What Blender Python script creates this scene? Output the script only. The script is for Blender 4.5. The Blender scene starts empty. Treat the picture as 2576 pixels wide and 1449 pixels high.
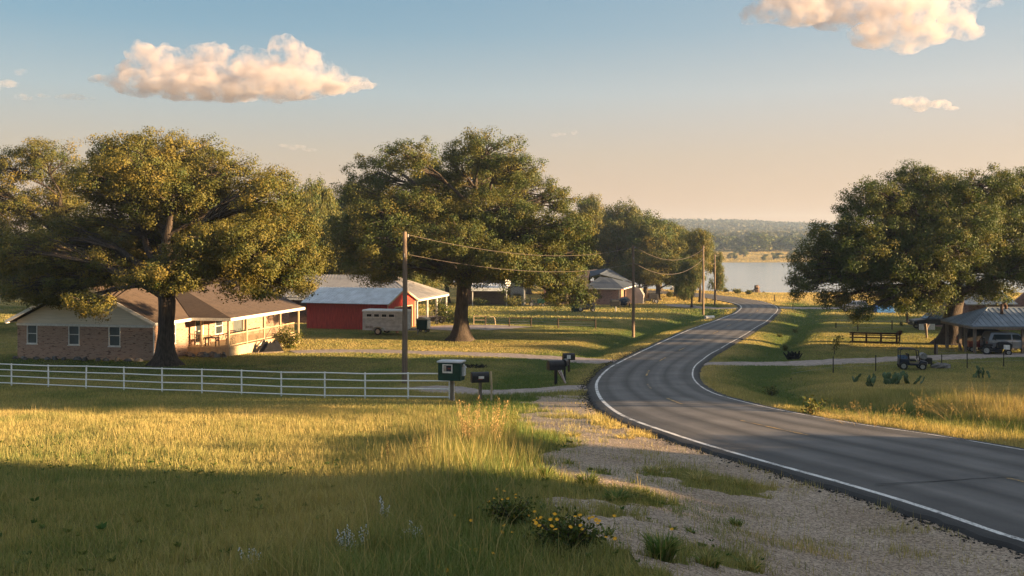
import bpy, bmesh, math, random
import numpy as np
from mathutils import Vector, Matrix
R = math.radians
S = bpy.context.scene
C = S.collection
rng = np.random.default_rng(7)
random.seed(7)

# ---------------------------------------------------------------- camera model (photo pixels, 2576 wide)
F, CZ, YH = 2474., 7.5, 615.

# ---------------------------------------------------------------- noise
_T = np.random.default_rng(3).random((256, 256))
def vnoise(x, y, s=0):
    x = np.asarray(x, float) + s*17.31; y = np.asarray(y, float) + s*9.77
    xi = np.floor(x).astype(int); yi = np.floor(y).astype(int)
    fx = x-xi; fy = y-yi
    fx = fx*fx*(3-2*fx); fy = fy*fy*(3-2*fy)
    a = _T[xi & 255, yi & 255]; b = _T[(xi+1) & 255, yi & 255]
    c = _T[xi & 255, (yi+1) & 255]; d = _T[(xi+1) & 255, (yi+1) & 255]
    return (a*(1-fx)+b*fx)*(1-fy)+(c*(1-fx)+d*fx)*fy
def fbm(x, y, o=4, s=0):
    t = 0; a = .5; n = 0
    for i in range(o):
        t = t+a*vnoise(x*2**i, y*2**i, s+i); n += a; a *= .5
    return t/n
def sstep(a, b, x):
    t = np.clip((x-a)/(b-a), 0, 1); return t*t*(3-2*t)

# ---------------------------------------------------------------- terrain
_yy = np.arange(-120, 300, .5)
_k = np.exp(-.5*(np.arange(-12, 13)/5.)**2); _k /= _k.sum()
def _sm(xs, hs): return np.convolve(np.pad(np.interp(_yy, xs, hs), 12, mode='edge'), _k, 'valid')
_h1 = _sm([-120, -20, 0, 10, 22, 28, 35, 42, 54, 75, 110, 150, 190, 260], [-1, .6, 1.9, 3.35, 4.75, 5.25, 5.85, 6.5, 7.35, 8.0, 8.6, 8.95, 9.15, 9.3])
_h2 = _sm([-120, 0, 10, 17, 22, 28, 35, 42, 54, 75, 110, 150, 190, 260], [4.2, 4.5, 4.75, 4.95, 5.05, 5.25, 5.85, 6.5, 7.35, 8.0, 8.6, 8.95, 9.15, 9.3])
LAKE_Z = CZ-9.42
def shore(x): return 186+np.maximum(0, 44-x)*.9+5*(vnoise(x/14, x*0, 4)-.5)
def base(x, y):
    x = np.asarray(x, float); y = np.asarray(y, float)
    a = np.interp(y, _yy, _h1); b = np.interp(y, _yy, _h2)
    w = sstep(.5, 6.5, x)
    h = a+(np.maximum(a, b)-a)*w
    z = CZ-h
    far = np.interp(y, [515, 560, 650, 900, 1300, 1900, 2600, 6000], [0, 1.2, 5.2, 8, 15, 39, 26, 18])
    hill = sstep(900, 1750, y)*(10*np.sin(x/170.)+9*(fbm(x/210, y/210, 3, 9)-.5)*2)*.6
    z = z+far+hill
    dip = sstep(0, 22, y-shore(x))*(1-sstep(488, 520, y+6*np.sin(x/40.)))*sstep(-40, 5, x)
    z = z-1.5*dip
    z = z+.18*(fbm(x/9, y/9, 2, 5)-.5)*sstep(10, 30, y)*(1-sstep(480, 600, y))
    return z
def G(px, py):
    s = (py-YH)/F
    t = np.linspace(3, 420, 9000); f = CZ-t*s-base((px-1288)/F*t, t)
    i = int(np.argmax(f < 0)); return np.array([(px-1288)/F*t[i], t[i]])
def Xp(px, y): return (px-1288)/F*y
def Zp(py, y): return CZ-(py-YH)/F*y

# ---------------------------------------------------------------- road geometry from its two white lines
Lpx = [(2576,1362),(2400,1305),(2200,1243),(2000,1190),(1850,1150),(1700,1108),(1620,1080),(1570,1055),(1530,1030),(1505,1000),(1498,970),(1510,945),(1545,920),(1600,893),(1660,865),(1730,833),(1800,808),(1850,790),(1868,778),(1866,770),(1845,762),(1800,753),(1740,746),(1680,740)]
Rpx = [(2576,1140),(2400,1110),(2200,1080),(2000,1048),(1900,1025),(1820,1003),(1765,980),(1742,955),(1740,935),(1755,915),(1785,893),(1830,868),(1870,846),(1920,815),(1950,790),(1955,778),(1945,768),(1920,760),(1850,748),(1760,738),(1700,733),(1640,728)]
def dense(P, n):
    P = np.asarray(P, float)
    s = np.r_[0, np.cumsum(np.linalg.norm(np.diff(P, axis=0), axis=1))]; t = np.linspace(0, s[-1], n)
    return np.stack([np.interp(t, s, P[:, i]) for i in range(P.shape[1])], 1)
_Lw = np.array([G(*p) for p in Lpx]); _Rw = np.array([G(*p) for p in Rpx])
_Lw = np.vstack([[_Lw[0]+(_Lw[0]-_Lw[2])*1.6], _Lw])
_Rw = np.vstack([[_Rw[0]+(_Rw[0]-_Rw[2])*1.2], _Rw, [_Rw[-1]+(_Rw[-1]-_Rw[-4])*1.0]])
_Rd = dense(_Rw, 900); _Ld = dense(_Lw, 240)
cen, wid = [], []
for q in _Ld:
    d = np.linalg.norm(_Rd-q, axis=1); j = d.argmin(); cen.append((_Rd[j]+q)/2); wid.append(d[j])
cen = np.array(cen); wid = np.array(wid)
end = cen[-1]+(cen[-1]-cen[-10])/np.linalg.norm(cen[-1]-cen[-10])*np.array([[12.], [30.], [60.]])*np.array([1.25, .55])
cen = np.vstack([cen, end]); wid = np.r_[wid, [6, 6, 6]]
CW = dense(np.c_[cen, wid], 420)
def smooth1(a, s):
    r = int(3*s); k = np.exp(-.5*(np.arange(-r, r+1)/s)**2); k /= k.sum()
    p = np.concatenate([2*a[0]-a[r:0:-1], a, 2*a[-1]-a[-2:-r-2:-1]])
    return np.convolve(p, k, 'valid')
CW = np.stack([smooth1(CW[:, i], 5) for i in range(3)], 1)
CL = CW[:, :2]; HWID = np.clip(CW[:, 2]/2, 2.4, 3.6)
_t = np.gradient(CL, axis=0); _t /= np.linalg.norm(_t, axis=1)[:, None]
CT = _t; CN = np.c_[_t[:, 1], -_t[:, 0]]          # CN points to the right of travel (away from camera side = right line)
# distance to the centre line on a lookup grid
GX0, GY0, GS = -90., -20., .3
_gx = np.arange(GX0, 110, GS); _gy = np.arange(GY0, 230, GS)
_DX, _DY = np.meshgrid(_gx, _gy, indexing='ij')
_D = np.full(_DX.shape, 1e3); _SG = np.zeros(_DX.shape); _HW = np.zeros(_DX.shape)
for i in range(0, len(CL), 2):
    dx = _DX-CL[i, 0]; dy = _DY-CL[i, 1]; d = np.hypot(dx, dy); m = d < _D
    _D[m] = d[m]; _SG[m] = (dx*CN[i, 0]+dy*CN[i, 1])[m]; _HW[m] = HWID[i]
def roadd(x, y):
    i = np.clip(np.round((np.asarray(x)-GX0)/GS).astype(int), 0, len(_gx)-1); j = np.clip(np.round((np.asarray(y)-GY0)/GS).astype(int), 0, len(_gy)-1)
    return _D[i, j], _SG[i, j], _HW[i, j]
def roadd_s(x, y):           # bilinear
    fx = np.clip((np.asarray(x, float)-GX0)/GS, 0, len(_gx)-1.01); fy = np.clip((np.asarray(y, float)-GY0)/GS, 0, len(_gy)-1.01)
    i = fx.astype(int); j = fy.astype(int); u = fx-i; v = fy-j
    def b(A): return (A[i, j]*(1-u)+A[i+1, j]*u)*(1-v)+(A[i, j+1]*(1-u)+A[i+1, j+1]*u)*v
    return b(_D), b(_SG), b(_HW)
DRV = [([(1500,973),(1430,978),(1330,985),(1240,989),(1150,984),(1060,974)], 1.35), ([(1540,912),(1440,904),(1290,895),(1100,888),(900,883),(790,884),(735,886)], 1.35),
       ([(1755,914),(1850,915),(2000,915),(2150,908),(2300,902),(2450,896),(2700,890)], 1.45), ([(1948,773),(2010,775),(2080,776),(2200,771)], 1.7),
       ([(1864,775),(1800,776),(1745,773),(1690,766)], 1.8), ([(1085,829),(1150,823),(1230,822),(1290,827)], 3.2)]
DRW = [(dense(np.array([G(*p) for p in P]), 60), hw) for P, hw in DRV]
def dfill(x, y):
    best = np.full(x.shape, 9.)
    for P, hw in DRW:
        lo = P.min(0)-hw-4; hi = P.max(0)+hw+4; m = (x > lo[0]) & (x < hi[0]) & (y > lo[1]) & (y < hi[1])
        if not m.any(): continue
        xs = x[m]; ys = y[m]; d = np.full(xs.shape, 99.)
        for p in P: d = np.minimum(d, np.hypot(xs-p[0], ys-p[1]))
        best[m] = np.minimum(best[m], d-hw)
    return sstep(.2, 2.6, best)
def ground(x, y):
    sh_ = np.shape(x); x = np.atleast_1d(np.asarray(x, float)); y = np.atleast_1d(np.asarray(y, float)); x, y = np.broadcast_arrays(x, y)
    z = base(x, y)
    d, s, hw = roadd_s(x, y)
    ins = (y < 215)
    e = d-hw
    right = s > 0
    amp = np.where(right, .45*sstep(26, 45, y), .42*sstep(48, 66, y))*(1-sstep(125, 150, y))
    amp = np.where((e > 1) & (e < 8) & ins, amp, 0); nz_ = amp > .01
    if nz_.any(): amp[nz_] *= dfill(x[nz_], y[nz_])
    z = z-np.where(ins, amp*np.exp(-.5*((e-3.9)/1.15)**2), 0)
    z = z-np.where(ins & (e < .6), .04, 0)
    return z.reshape(sh_)
# ---------------------------------------------------------------- mesh helpers
def arr_mesh(name, V, Fc, cols=None, smooth=False):
    V = np.asarray(V, np.float32); Fc = np.asarray(Fc, np.int32)
    me = bpy.data.meshes.new(name)
    n, k = Fc.shape
    me.vertices.add(len(V)); me.vertices.foreach_set('co', V.ravel())
    me.loops.add(n*k); me.loops.foreach_set('vertex_index', Fc.ravel())
    me.polygons.add(n); me.polygons.foreach_set('loop_start', np.arange(0, n*k, k, dtype=np.int32))
    try: me.polygons.foreach_set('loop_total', np.full(n, k, np.int32))
    except Exception: pass
    if smooth: me.polygons.foreach_set('use_smooth', np.ones(n, bool))
    me.update(calc_edges=True)
    if cols is not None:
        a = me.color_attributes.new('Col', 'FLOAT_COLOR', 'POINT')
        c = np.ones((len(V), 4), np.float32); c[:, :cols.shape[1]] = cols
        a.data.foreach_set('color', c.ravel())
    return me
def link(name, me, m=None, parent=None, loc=None):
    o = bpy.data.objects.new(name, me); C.objects.link(o)
    if m is not None and me is not None and not me.materials: me.materials.append(m)
    if parent is not None: o.parent = parent
    if loc is not None: o.location = loc
    return o
def tag(o, label=None, cat=None, group=None, kind=None):
    if label: o['label'] = label
    if cat: o['category'] = cat
    if group: o['group'] = group
    if kind: o['kind'] = kind
    return o
def thing(name, label, cat, loc, rz=0., group=None):
    o = link(name, None); o.location = loc; o.rotation_euler = (0, 0, rz); o.empty_display_size = .2
    return tag(o, label, cat, group)
def gz(x, y): return float(ground(x, y))
def at(px, py, dz=0.):
    x, y = G(px, py); return (float(x), float(y), gz(x, y)+dz)
def dup(root, loc=None, rz=None, sc=None, label=None, group=None):
    def cp(o, par):
        c = o.copy(); C.objects.link(c)
        if par is not None: c.parent = par
        for ch in o.children: cp(ch, c)
        return c
    r = cp(root, None)
    if loc is not None: r.location = loc
    if rz is not None: r.rotation_euler = (0, 0, rz)
    if sc is not None: r.scale = sc if hasattr(sc, '__len__') else (sc, sc, sc)
    if label: r['label'] = label
    if group: r['group'] = group
    return r
class MB:
    def __init__(s): s.v = []; s.f = []
    def add(s, vs, fs):
        n = len(s.v); s.v += [tuple(v) for v in vs]; s.f += [tuple(i+n for i in f) for f in fs]; return s
    def box(s, x0, x1, y0, y1, z0, z1):
        return s.add([(x0,y0,z0),(x1,y0,z0),(x1,y1,z0),(x0,y1,z0),(x0,y0,z1),(x1,y0,z1),(x1,y1,z1),(x0,y1,z1)],
                     [(0,3,2,1),(4,5,6,7),(0,1,5,4),(1,2,6,5),(2,3,7,6),(3,0,4,7)])
    def bar(s, p, q, w, h=None, up=(0, 0, 1)):
        h = h or w; p = Vector(p); q = Vector(q); d = (q-p).normalized(); u = Vector(up)
        if abs(d.dot(u)) > .95: u = Vector((0, 1, 0))
        a = d.cross(u).normalized()*w/2; b = a.cross(d).normalized()*h/2
        return s.add([p-a-b,p+a-b,p+a+b,p-a+b,q-a-b,q+a-b,q+a+b,q-a+b], [(0,3,2,1),(4,5,6,7),(0,1,5,4),(1,2,6,5),(2,3,7,6),(3,0,4,7)])
    def tube(s, pts, rad, n=6, cap=True):
        pts = [Vector(p) for p in pts]; m = len(pts)
        if not hasattr(rad, '__len__'): rad = [rad]*m
        ring = []; ref = Vector((.13, .92, .31)).normalized()
        vs = []
        for i, p in enumerate(pts):
            d = (pts[min(i+1, m-1)]-pts[max(i-1, 0)])
            d = d.normalized() if d.length > 1e-9 else Vector((0, 0, 1))
            a = d.cross(ref)
            if a.length < .05: a = d.cross(Vector((1, 0, 0)))
            a.normalize(); b = d.cross(a); ref = a.cross(d)
            for k in range(n):
                t = 2*math.pi*k/n; vs.append(p+(a*math.cos(t)+b*math.sin(t))*rad[i])
        fs = [(i*n+k, i*n+(k+1) % n, (i+1)*n+(k+1) % n, (i+1)*n+k) for i in range(m-1) for k in range(n)]
        if cap: fs += [tuple(range(n-1, -1, -1)), tuple((m-1)*n+k for k in range(n))]
        return s.add(vs, fs)
    def cyl(s, p, q, r, n=12): return s.tube([p, q], [r, r], n)
    def slab(s, poly, t):            # polygon thickened downwards
        n = len(poly); top = [Vector(p) for p in poly]; bot = [p-Vector((0, 0, t)) for p in top]
        return s.add(top+bot, [tuple(range(n)), tuple(range(2*n-1, n-1, -1))]+[(i, i+n, (i+1) % n+n, (i+1) % n) for i in range(n)])
    def prism(s, prof, axis, a0, a1):    # 2-D outline pushed along an axis: 'y': outline is (x,z); 'x': outline is (y,z)
        n = len(prof)
        if axis == 'y': A = [(p[0], a0, p[1]) for p in prof]; B = [(p[0], a1, p[1]) for p in prof]
        elif axis == 'x': A = [(a0, p[0], p[1]) for p in prof]; B = [(a1, p[0], p[1]) for p in prof]
        else: A = [(p[0], p[1], a0) for p in prof]; B = [(p[0], p[1], a1) for p in prof]
        return s.add(A+B, [tuple(range(n-1, -1, -1)), tuple(range(n, 2*n))]+[(i, (i+1) % n, (i+1) % n+n, i+n) for i in range(n)])
    def ell(s, c, r, nu=10, nv=7, jit=0.):
        vs = [(c[0], c[1], c[2]-r[2])]
        for j in range(1, nv):
            ph = -math.pi/2+math.pi*j/nv
            for i in range(nu):
                th = 2*math.pi*i/nu; k = 1+jit*(random.random()-.5)*2
                vs.append((c[0]+r[0]*k*math.cos(ph)*math.cos(th), c[1]+r[1]*k*math.cos(ph)*math.sin(th), c[2]+r[2]*k*math.sin(ph)))
        vs.append((c[0], c[1], c[2]+r[2])); t = len(vs)-1
        fs = [(0, 1+(i+1) % nu, 1+i) for i in range(nu)]
        for j in range(nv-2):
            for i in range(nu):
                a = 1+j*nu+i; b = 1+j*nu+(i+1) % nu; fs.append((a, b, b+nu, a+nu))
        fs += [(1+(nv-2)*nu+i, 1+(nv-2)*nu+(i+1) % nu, t) for i in range(nu)]
        return s.add(vs, fs)
    def wallx(s, x0, x1, y0, y1, z0, z1, holes):      # wall running along x with holes (hx0,hx1,hz0,hz1)
        xs = x0
        for h in sorted(holes):
            if h[0] > xs: s.box(xs, h[0], y0, y1, z0, z1)
            if h[2] > z0: s.box(h[0], h[1], y0, y1, z0, h[2])
            if h[3] < z1: s.box(h[0], h[1], y0, y1, h[3], z1)
            xs = h[1]
        if xs < x1: s.box(xs, x1, y0, y1, z0, z1)
        return s
    def wally(s, y0, y1, x0, x1, z0, z1, holes):
        ys = y0
        for h in sorted(holes):
            if h[0] > ys: s.box(x0, x1, ys, h[0], z0, z1)
            if h[2] > z0: s.box(x0, x1, h[0], h[1], z0, h[2])
            if h[3] < z1: s.box(x0, x1, h[0], h[1], h[3], z1)
            ys = h[1]
        if ys < y1: s.box(x0, x1, ys, y1, z0, z1)
        return s
    def build(s, name, m, parent=None, loc=None, smooth=False, bevel=0.):
        me = bpy.data.meshes.new(name); me.from_pydata([tuple(v) for v in s.v], [], s.f); me.update()
        bm = bmesh.new(); bm.from_mesh(me); bmesh.ops.recalc_face_normals(bm, faces=bm.faces); bm.to_mesh(me); bm.free()
        if smooth: me.polygons.foreach_set('use_smooth', [True]*len(me.polygons))
        o = link(name, me, m, parent, loc)
        if bevel: b = o.modifiers.new('bevel', 'BEVEL'); b.width = bevel; b.segments = 2; b.limit_method = 'ANGLE'
        return o
# ---------------------------------------------------------------- materials
def nodes(name):
    m = bpy.data.materials.new(name); m.use_nodes = True; nt = m.node_tree; nt.nodes.clear()
    out = nt.nodes.new('ShaderNodeOutputMaterial'); return m, nt, out
def N(nt, t, **kw):
    n = nt.nodes.new('ShaderNode'+t)
    for k, v in kw.items():
        if k.startswith('i_'):
            key = k[2:]; key = int(key) if key.isdigit() else key.replace('_', ' ')
            n.inputs[key].default_value = v
        else: setattr(n, k, v)
    return n
def mixc(nt, fac, a, b, bt='MIX'):
    n = nt.nodes.new('ShaderNodeMix'); n.data_type = 'RGBA'; n.blend_type = bt
    for s, v in ((n.inputs[0], fac), (n.inputs[6], a), (n.inputs[7], b)):
        if hasattr(v, 'is_linked'): nt.links.new(v, s)
        else: s.default_value = v if not isinstance(v, tuple) or len(v) == 4 else (*v, 1)
    return n.outputs[2]
def ramp(nt, src, a, b):
    n = nt.nodes.new('ShaderNodeMapRange'); n.inputs[1].default_value = a; n.inputs[2].default_value = b
    nt.links.new(src, n.inputs[0]); return n.outputs[0]
def coords(nt, scale=(1, 1, 1), kind='Object'):
    tc = N(nt, 'TexCoord'); mp = N(nt, 'Mapping'); mp.inputs['Scale'].default_value = scale
    nt.links.new(tc.outputs[kind], mp.inputs[0]); return mp.outputs[0]
def noise(nt, vec, scale, detail=4, rough=.55):
    n = N(nt, 'TexNoise'); n.inputs['Scale'].default_value = scale; n.inputs['Detail'].default_value = detail; n.inputs['Roughness'].default_value = rough
    nt.links.new(vec, n.inputs['Vector']); return n.outputs['Fac']
def bumpn(nt, h, s, d=.02):
    b = N(nt, 'Bump'); b.inputs['Strength'].default_value = s; b.inputs['Distance'].default_value = d
    nt.links.new(h, b.inputs['Height']); return b.outputs[0]
def simple(name, col, rough=.7, metal=0., var=.35, scale=6., stretch=(1, 1, 1), bump=.2, col2=None, spec=.3, bd=.02):
    m, nt, out = nodes(name)
    p = N(nt, 'BsdfPrincipled'); p.inputs['Roughness'].default_value = rough; p.inputs['Metallic'].default_value = metal
    p.inputs['Specular IOR Level'].default_value = spec
    v = coords(nt, stretch); n = noise(nt, v, scale, 5)
    c2 = col2 or tuple(c*(1-var) for c in col); c1 = tuple(min(1, c*(1+var*.35)) for c in col)
    nt.links.new(mixc(nt, ramp(nt, n, .35, .65), c2, c1), p.inputs['Base Color'])
    if bump: nt.links.new(bumpn(nt, n, bump, bd), p.inputs['Normal'])
    nt.links.new(p.outputs[0], out.inputs[0]); return m
def foliage(name, trans=.35, gain=1., rough=.6, sheen=.25):
    m, nt, out = nodes(name)
    a = N(nt, 'VertexColor'); a.layer_name = 'Col'
    c = mixc(nt, 1., a.outputs[0], (gain, gain, gain), 'MULTIPLY')
    p = N(nt, 'BsdfPrincipled'); p.inputs['Roughness'].default_value = rough; p.inputs['Specular IOR Level'].default_value = sheen
    nt.links.new(c, p.inputs['Base Color'])
    t = N(nt, 'BsdfTranslucent'); nt.links.new(mixc(nt, 1., c, (1.1, 1.05, .55), 'MULTIPLY'), t.inputs[0])
    ms = N(nt, 'MixShader'); ms.inputs[0].default_value = trans
    nt.links.new(p.outputs[0], ms.inputs[1]); nt.links.new(t.outputs[0], ms.inputs[2]); nt.links.new(ms.outputs[0], out.inputs[0])
    return m
M = {}
def mk():
    M['leaf'] = foliage('oak_leaves', .3)
    M['grass'] = foliage('grass_blades', .35, sheen=.1)
    M['bark'] = simple('bark', (.068, .052, .040), .9, var=.6, scale=3.5, stretch=(3.5, 3.5, .55), bump=.9, bd=.05)
    M['white'] = simple('white_paint', (.72, .70, .66), .5, var=.18, scale=9)
    M['pipe'] = simple('white_pipe_paint', (.86, .85, .83), .45, var=.2, scale=30, bump=.05)
    M['cream'] = simple('cream_siding', (.74, .66, .54), .6, var=.12, scale=2, stretch=(.4, .4, 6))
    M['tanwood'] = simple('tan_painted_wood', (.50, .38, .24), .7, var=.25, scale=5, stretch=(2, 2, .4))
    M['greywood'] = simple('weathered_wood', (.21, .17, .135), .9, var=.45, scale=6, stretch=(5, 5, .5), bump=.5)
    M['darkwood'] = simple('dark_rail_wood', (.055, .035, .024), .85, var=.5, scale=5, stretch=(.6, 4, 4), bump=.5)
    M['pole'] = simple('utility_pole_wood', (.20, .145, .105), .85, var=.4, scale=4, stretch=(6, 6, .4), bump=.4)
    M['glass'] = simple('window_glass', (.035, .045, .05), .08, var=.2, scale=1, bump=0, spec=.6)
    M['screen'] = simple('window_screen', (.10, .115, .115), .55, var=.2, scale=1.5, bump=0)
    M['dark'] = simple('dark_interior', (.012, .011, .010), .9, var=.4, scale=3)
    M['black'] = simple('black_plastic', (.018, .018, .02), .45, var=.4, scale=8, bump=.1)
    M['rubber'] = simple('tyre_rubber', (.02, .02, .02), .8, var=.3, scale=20)
    M['chrome'] = simple('worn_metal', (.42, .42, .42), .4, .7, var=.3, scale=12, bump=.1)
    M['steel'] = simple('grey_steel', (.28, .28, .28), .5, .4, var=.35, scale=8, bump=.1)
    M['rust'] = simple('rusty_pipe', (.10, .055, .035), .8, var=.5, scale=9)
    M['galv'] = simple('trailer_aluminium', (.53, .535, .54), .6, .1, var=.3, scale=2.2, stretch=(1, 1, 2.5), bump=.1)
    M['green'] = simple('dark_green_paint', (.008, .045, .035), .4, var=.3, scale=4, bump=.05)
    M['navy'] = simple('dark_blue_paint', (.015, .022, .04), .35, var=.35, scale=5, bump=.05)
    M['bluecloth'] = simple('blue_cloth', (.06, .11, .2), .9, var=.4, scale=7)
    M['redpaint'] = simple('faded_red_paint', (.26, .045, .03), .6, var=.4, scale=5)
    M['cushion'] = simple('orange_cabinet_paint', (.48, .23, .13), .7, var=.3, scale=5)
    M['silver'] = simple('silver_car_paint', (.30, .32, .36), .3, .55, var=.1, scale=3, bump=0, spec=.5)
    M['redbarn'] = simple('red_barn_boards', (.56, .066, .046), .75, var=.38, scale=4, stretch=(5, 5, .35), bump=.3)
    M['shingle'] = None; M['stone'] = simple('rubble_stone', (.17, .12, .09), .9, var=.6, scale=5, bump=.8, bd=.06)
    M['rock'] = simple('grey_rock', (.16, .15, .14), .9, var=.5, scale=4, bump=.6, bd=.05)
    M['cactus'] = simple('cactus_pad', (.075, .13, .055), .6, var=.4, scale=5, bump=.2)
    M['wire'] = simple('cable', (.10, .08, .065), .6, var=.1, scale=5, bump=0)
    M['paper'] = simple('printed_paper', (.42, .36, .30), .8, var=.6, scale=9, bump=0)
    M['yellowpetal'] = simple('yellow_petals', (.75, .38, .015), .6, var=.25, scale=30, bump=0)
    M['whitepetal'] = simple('white_petals', (.65, .64, .62), .7, var=.2, scale=30, bump=0)
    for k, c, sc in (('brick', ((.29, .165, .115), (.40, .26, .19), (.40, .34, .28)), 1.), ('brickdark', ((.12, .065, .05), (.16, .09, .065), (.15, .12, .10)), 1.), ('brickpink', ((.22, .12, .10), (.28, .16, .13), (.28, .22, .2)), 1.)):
        m, nt, out = nodes(k+'_wall'); p = N(nt, 'BsdfPrincipled'); p.inputs['Roughness'].default_value = .9; p.inputs['Specular IOR Level'].default_value = .2
        tc = N(nt, 'TexCoord'); sx = N(nt, 'SeparateXYZ'); nt.links.new(tc.outputs['Object'], sx.inputs[0])
        ad = N(nt, 'Math', operation='ADD'); nt.links.new(sx.outputs[0], ad.inputs[0]); nt.links.new(sx.outputs[1], ad.inputs[1])
        cx = N(nt, 'CombineXYZ'); nt.links.new(ad.outputs[0], cx.inputs[0]); nt.links.new(sx.outputs[2], cx.inputs[1])
        b = N(nt, 'TexBrick'); b.inputs['Scale'].default_value = 1.; b.inputs['Brick Width'].default_value = .26; b.inputs['Row Height'].default_value = .085; b.inputs['Mortar Size'].default_value = .009
        b.inputs['Color1'].default_value = (*c[0], 1); b.inputs['Color2'].default_value = (*c[1], 1); b.inputs['Mortar'].default_value = (*c[2], 1); b.inputs['Bias'].default_value = -.1
        nt.links.new(cx.outputs[0], b.inputs['Vector'])
        # scattered very dark bricks: a coarse noise sampled per brick row
        mp = N(nt, 'Mapping'); mp.inputs['Scale'].default_value = (2.6, 11.7, 1); nt.links.new(cx.outputs[0], mp.inputs[0])
        nn = noise(nt, mp.outputs[0], 1.0, 1); big = noise(nt, cx.outputs[0], .9, 3)
        c1 = mixc(nt, ramp(nt, nn, .60, .66), b.outputs[0], tuple(v*.28 for v in c[0]))
        c2 = mixc(nt, ramp(nt, big, .3, .75), c1, mixc(nt, .5, c1, c[1], 'MIX'))
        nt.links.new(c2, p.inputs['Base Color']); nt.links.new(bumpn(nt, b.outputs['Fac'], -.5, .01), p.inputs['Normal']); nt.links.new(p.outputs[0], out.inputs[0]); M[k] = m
    for k, c in (('shingle', (.105, .077, .060)), ('shinglegrey', (.055, .07, .095)), ('shingledark', (.03, .034, .042))):
        m, nt, out = nodes(k+'_roof'); p = N(nt, 'BsdfPrincipled'); p.inputs['Roughness'].default_value = .9; p.inputs['Specular IOR Level'].default_value = .2
        v = coords(nt, (2.2, 2.2, 7.)); n1 = noise(nt, v, 1.6, 3, .7); v2 = coords(nt, (1, 1, 1)); n2 = noise(nt, v2, .5, 4)
        w = N(nt, 'TexWave', wave_type='BANDS', bands_direction='Z'); w.inputs['Scale'].default_value = 4.2; w.inputs['Distortion'].default_value = .6; w.inputs['Detail'].default_value = 1; nt.links.new(v2, w.inputs['Vector'])
        c1 = mixc(nt, ramp(nt, n1, .3, .7), tuple(x*.6 for x in c), tuple(x*1.35 for x in c))
        c2 = mixc(nt, ramp(nt, n2, .35, .7), c1, tuple(x*1.1 for x in c)); c3 = mixc(nt, ramp(nt, w.outputs['Fac'], .15, .0), c2, tuple(x*.45 for x in c))
        nt.links.new(c3, p.inputs['Base Color']); nt.links.new(bumpn(nt, w.outputs['Fac'], .3, .02), p.inputs['Normal']); nt.links.new(p.outputs[0], out.inputs[0]); M[k] = m
    M['metalroof'] = simple('metal_roofing', (.56, .60, .64), .5, .15, var=.22, scale=1.2, bump=.05)
    M['oldmetal'] = simple('old_metal_roofing', (.33, .315, .30), .6, .2, var=.25, scale=.8, bump=.05)
    M['pavroof'] = simple('pavilion_metal', (.20, .24, .29), .5, .3, var=.3, scale=1.0, bump=.05)
mk()
# ================================================================= camera, sun, sky
SUN_EL, SUN_BACK = R(8.5), R(15)
cam = bpy.data.cameras.new('Camera'); co = bpy.data.objects.new('Camera', cam); C.objects.link(co); S.camera = co
co.location = (0, 0, CZ); co.rotation_euler = (math.pi/2, 0, 0)
cam.sensor_width = 36; cam.lens = 36*F/2576; cam.shift_y = -109.5/2576; cam.clip_start = .2; cam.clip_end = 30000
sd = Vector((math.cos(SUN_BACK)*math.cos(SUN_EL), -math.sin(SUN_BACK)*math.cos(SUN_EL), math.sin(SUN_EL)))
sl = bpy.data.lights.new('Sun', 'SUN'); sl.energy = 5.0; sl.angle = R(.6); sl.color = (1, .66, .34)
so = bpy.data.objects.new('Sun', sl); C.objects.link(so); so.rotation_euler = (-sd).to_track_quat('-Z', 'Y').to_euler(); so.location = (60, -20, 60)
w = bpy.data.worlds.new('World'); S.world = w; w.use_nodes = True; wt = w.node_tree; wt.nodes.clear()
sky = wt.nodes.new('ShaderNodeTexSky'); sky.sky_type = 'NISHITA'; sky.sun_disc = False
sky.sun_elevation = SUN_EL; sky.sun_rotation = R(90)+SUN_BACK; sky.altitude = 150; sky.air_density = 1.0; sky.dust_density = 1.2; sky.ozone_density = 2.0
bg = wt.nodes.new('ShaderNodeBackground'); bg.inputs[1].default_value = .08
wo = wt.nodes.new('ShaderNodeOutputWorld')
tc = wt.nodes.new('ShaderNodeTexCoord'); sx = wt.nodes.new('ShaderNodeSeparateXYZ'); wt.links.new(tc.outputs['Generated'], sx.inputs[0])
# the evening air low over the horizon: peach at the horizon, pale grey green above it; bright neutral zenith added as fill light
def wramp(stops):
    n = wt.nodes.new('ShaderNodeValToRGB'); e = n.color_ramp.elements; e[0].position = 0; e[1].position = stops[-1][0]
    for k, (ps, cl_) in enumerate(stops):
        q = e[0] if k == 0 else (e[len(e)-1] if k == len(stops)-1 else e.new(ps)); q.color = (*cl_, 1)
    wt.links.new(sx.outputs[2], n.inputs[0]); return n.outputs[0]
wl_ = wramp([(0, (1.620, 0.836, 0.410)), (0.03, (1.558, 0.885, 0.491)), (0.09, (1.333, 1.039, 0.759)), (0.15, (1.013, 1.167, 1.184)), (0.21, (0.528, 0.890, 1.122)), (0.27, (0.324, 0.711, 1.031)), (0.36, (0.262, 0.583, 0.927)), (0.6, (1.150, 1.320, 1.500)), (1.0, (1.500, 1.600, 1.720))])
wr_ = wramp([(0, (1.827, 0.971, 0.487)), (0.03, (1.798, 1.054, 0.585)), (0.09, (1.675, 1.226, 0.873)), (0.15, (1.503, 1.419, 1.309)), (0.21, (1.028, 1.206, 1.299)), (0.27, (0.758, 1.055, 1.275)), (0.36, (0.575, 0.888, 1.217)), (0.6, (1.400, 1.500, 1.620)), (1.0, (1.500, 1.600, 1.720))])
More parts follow.
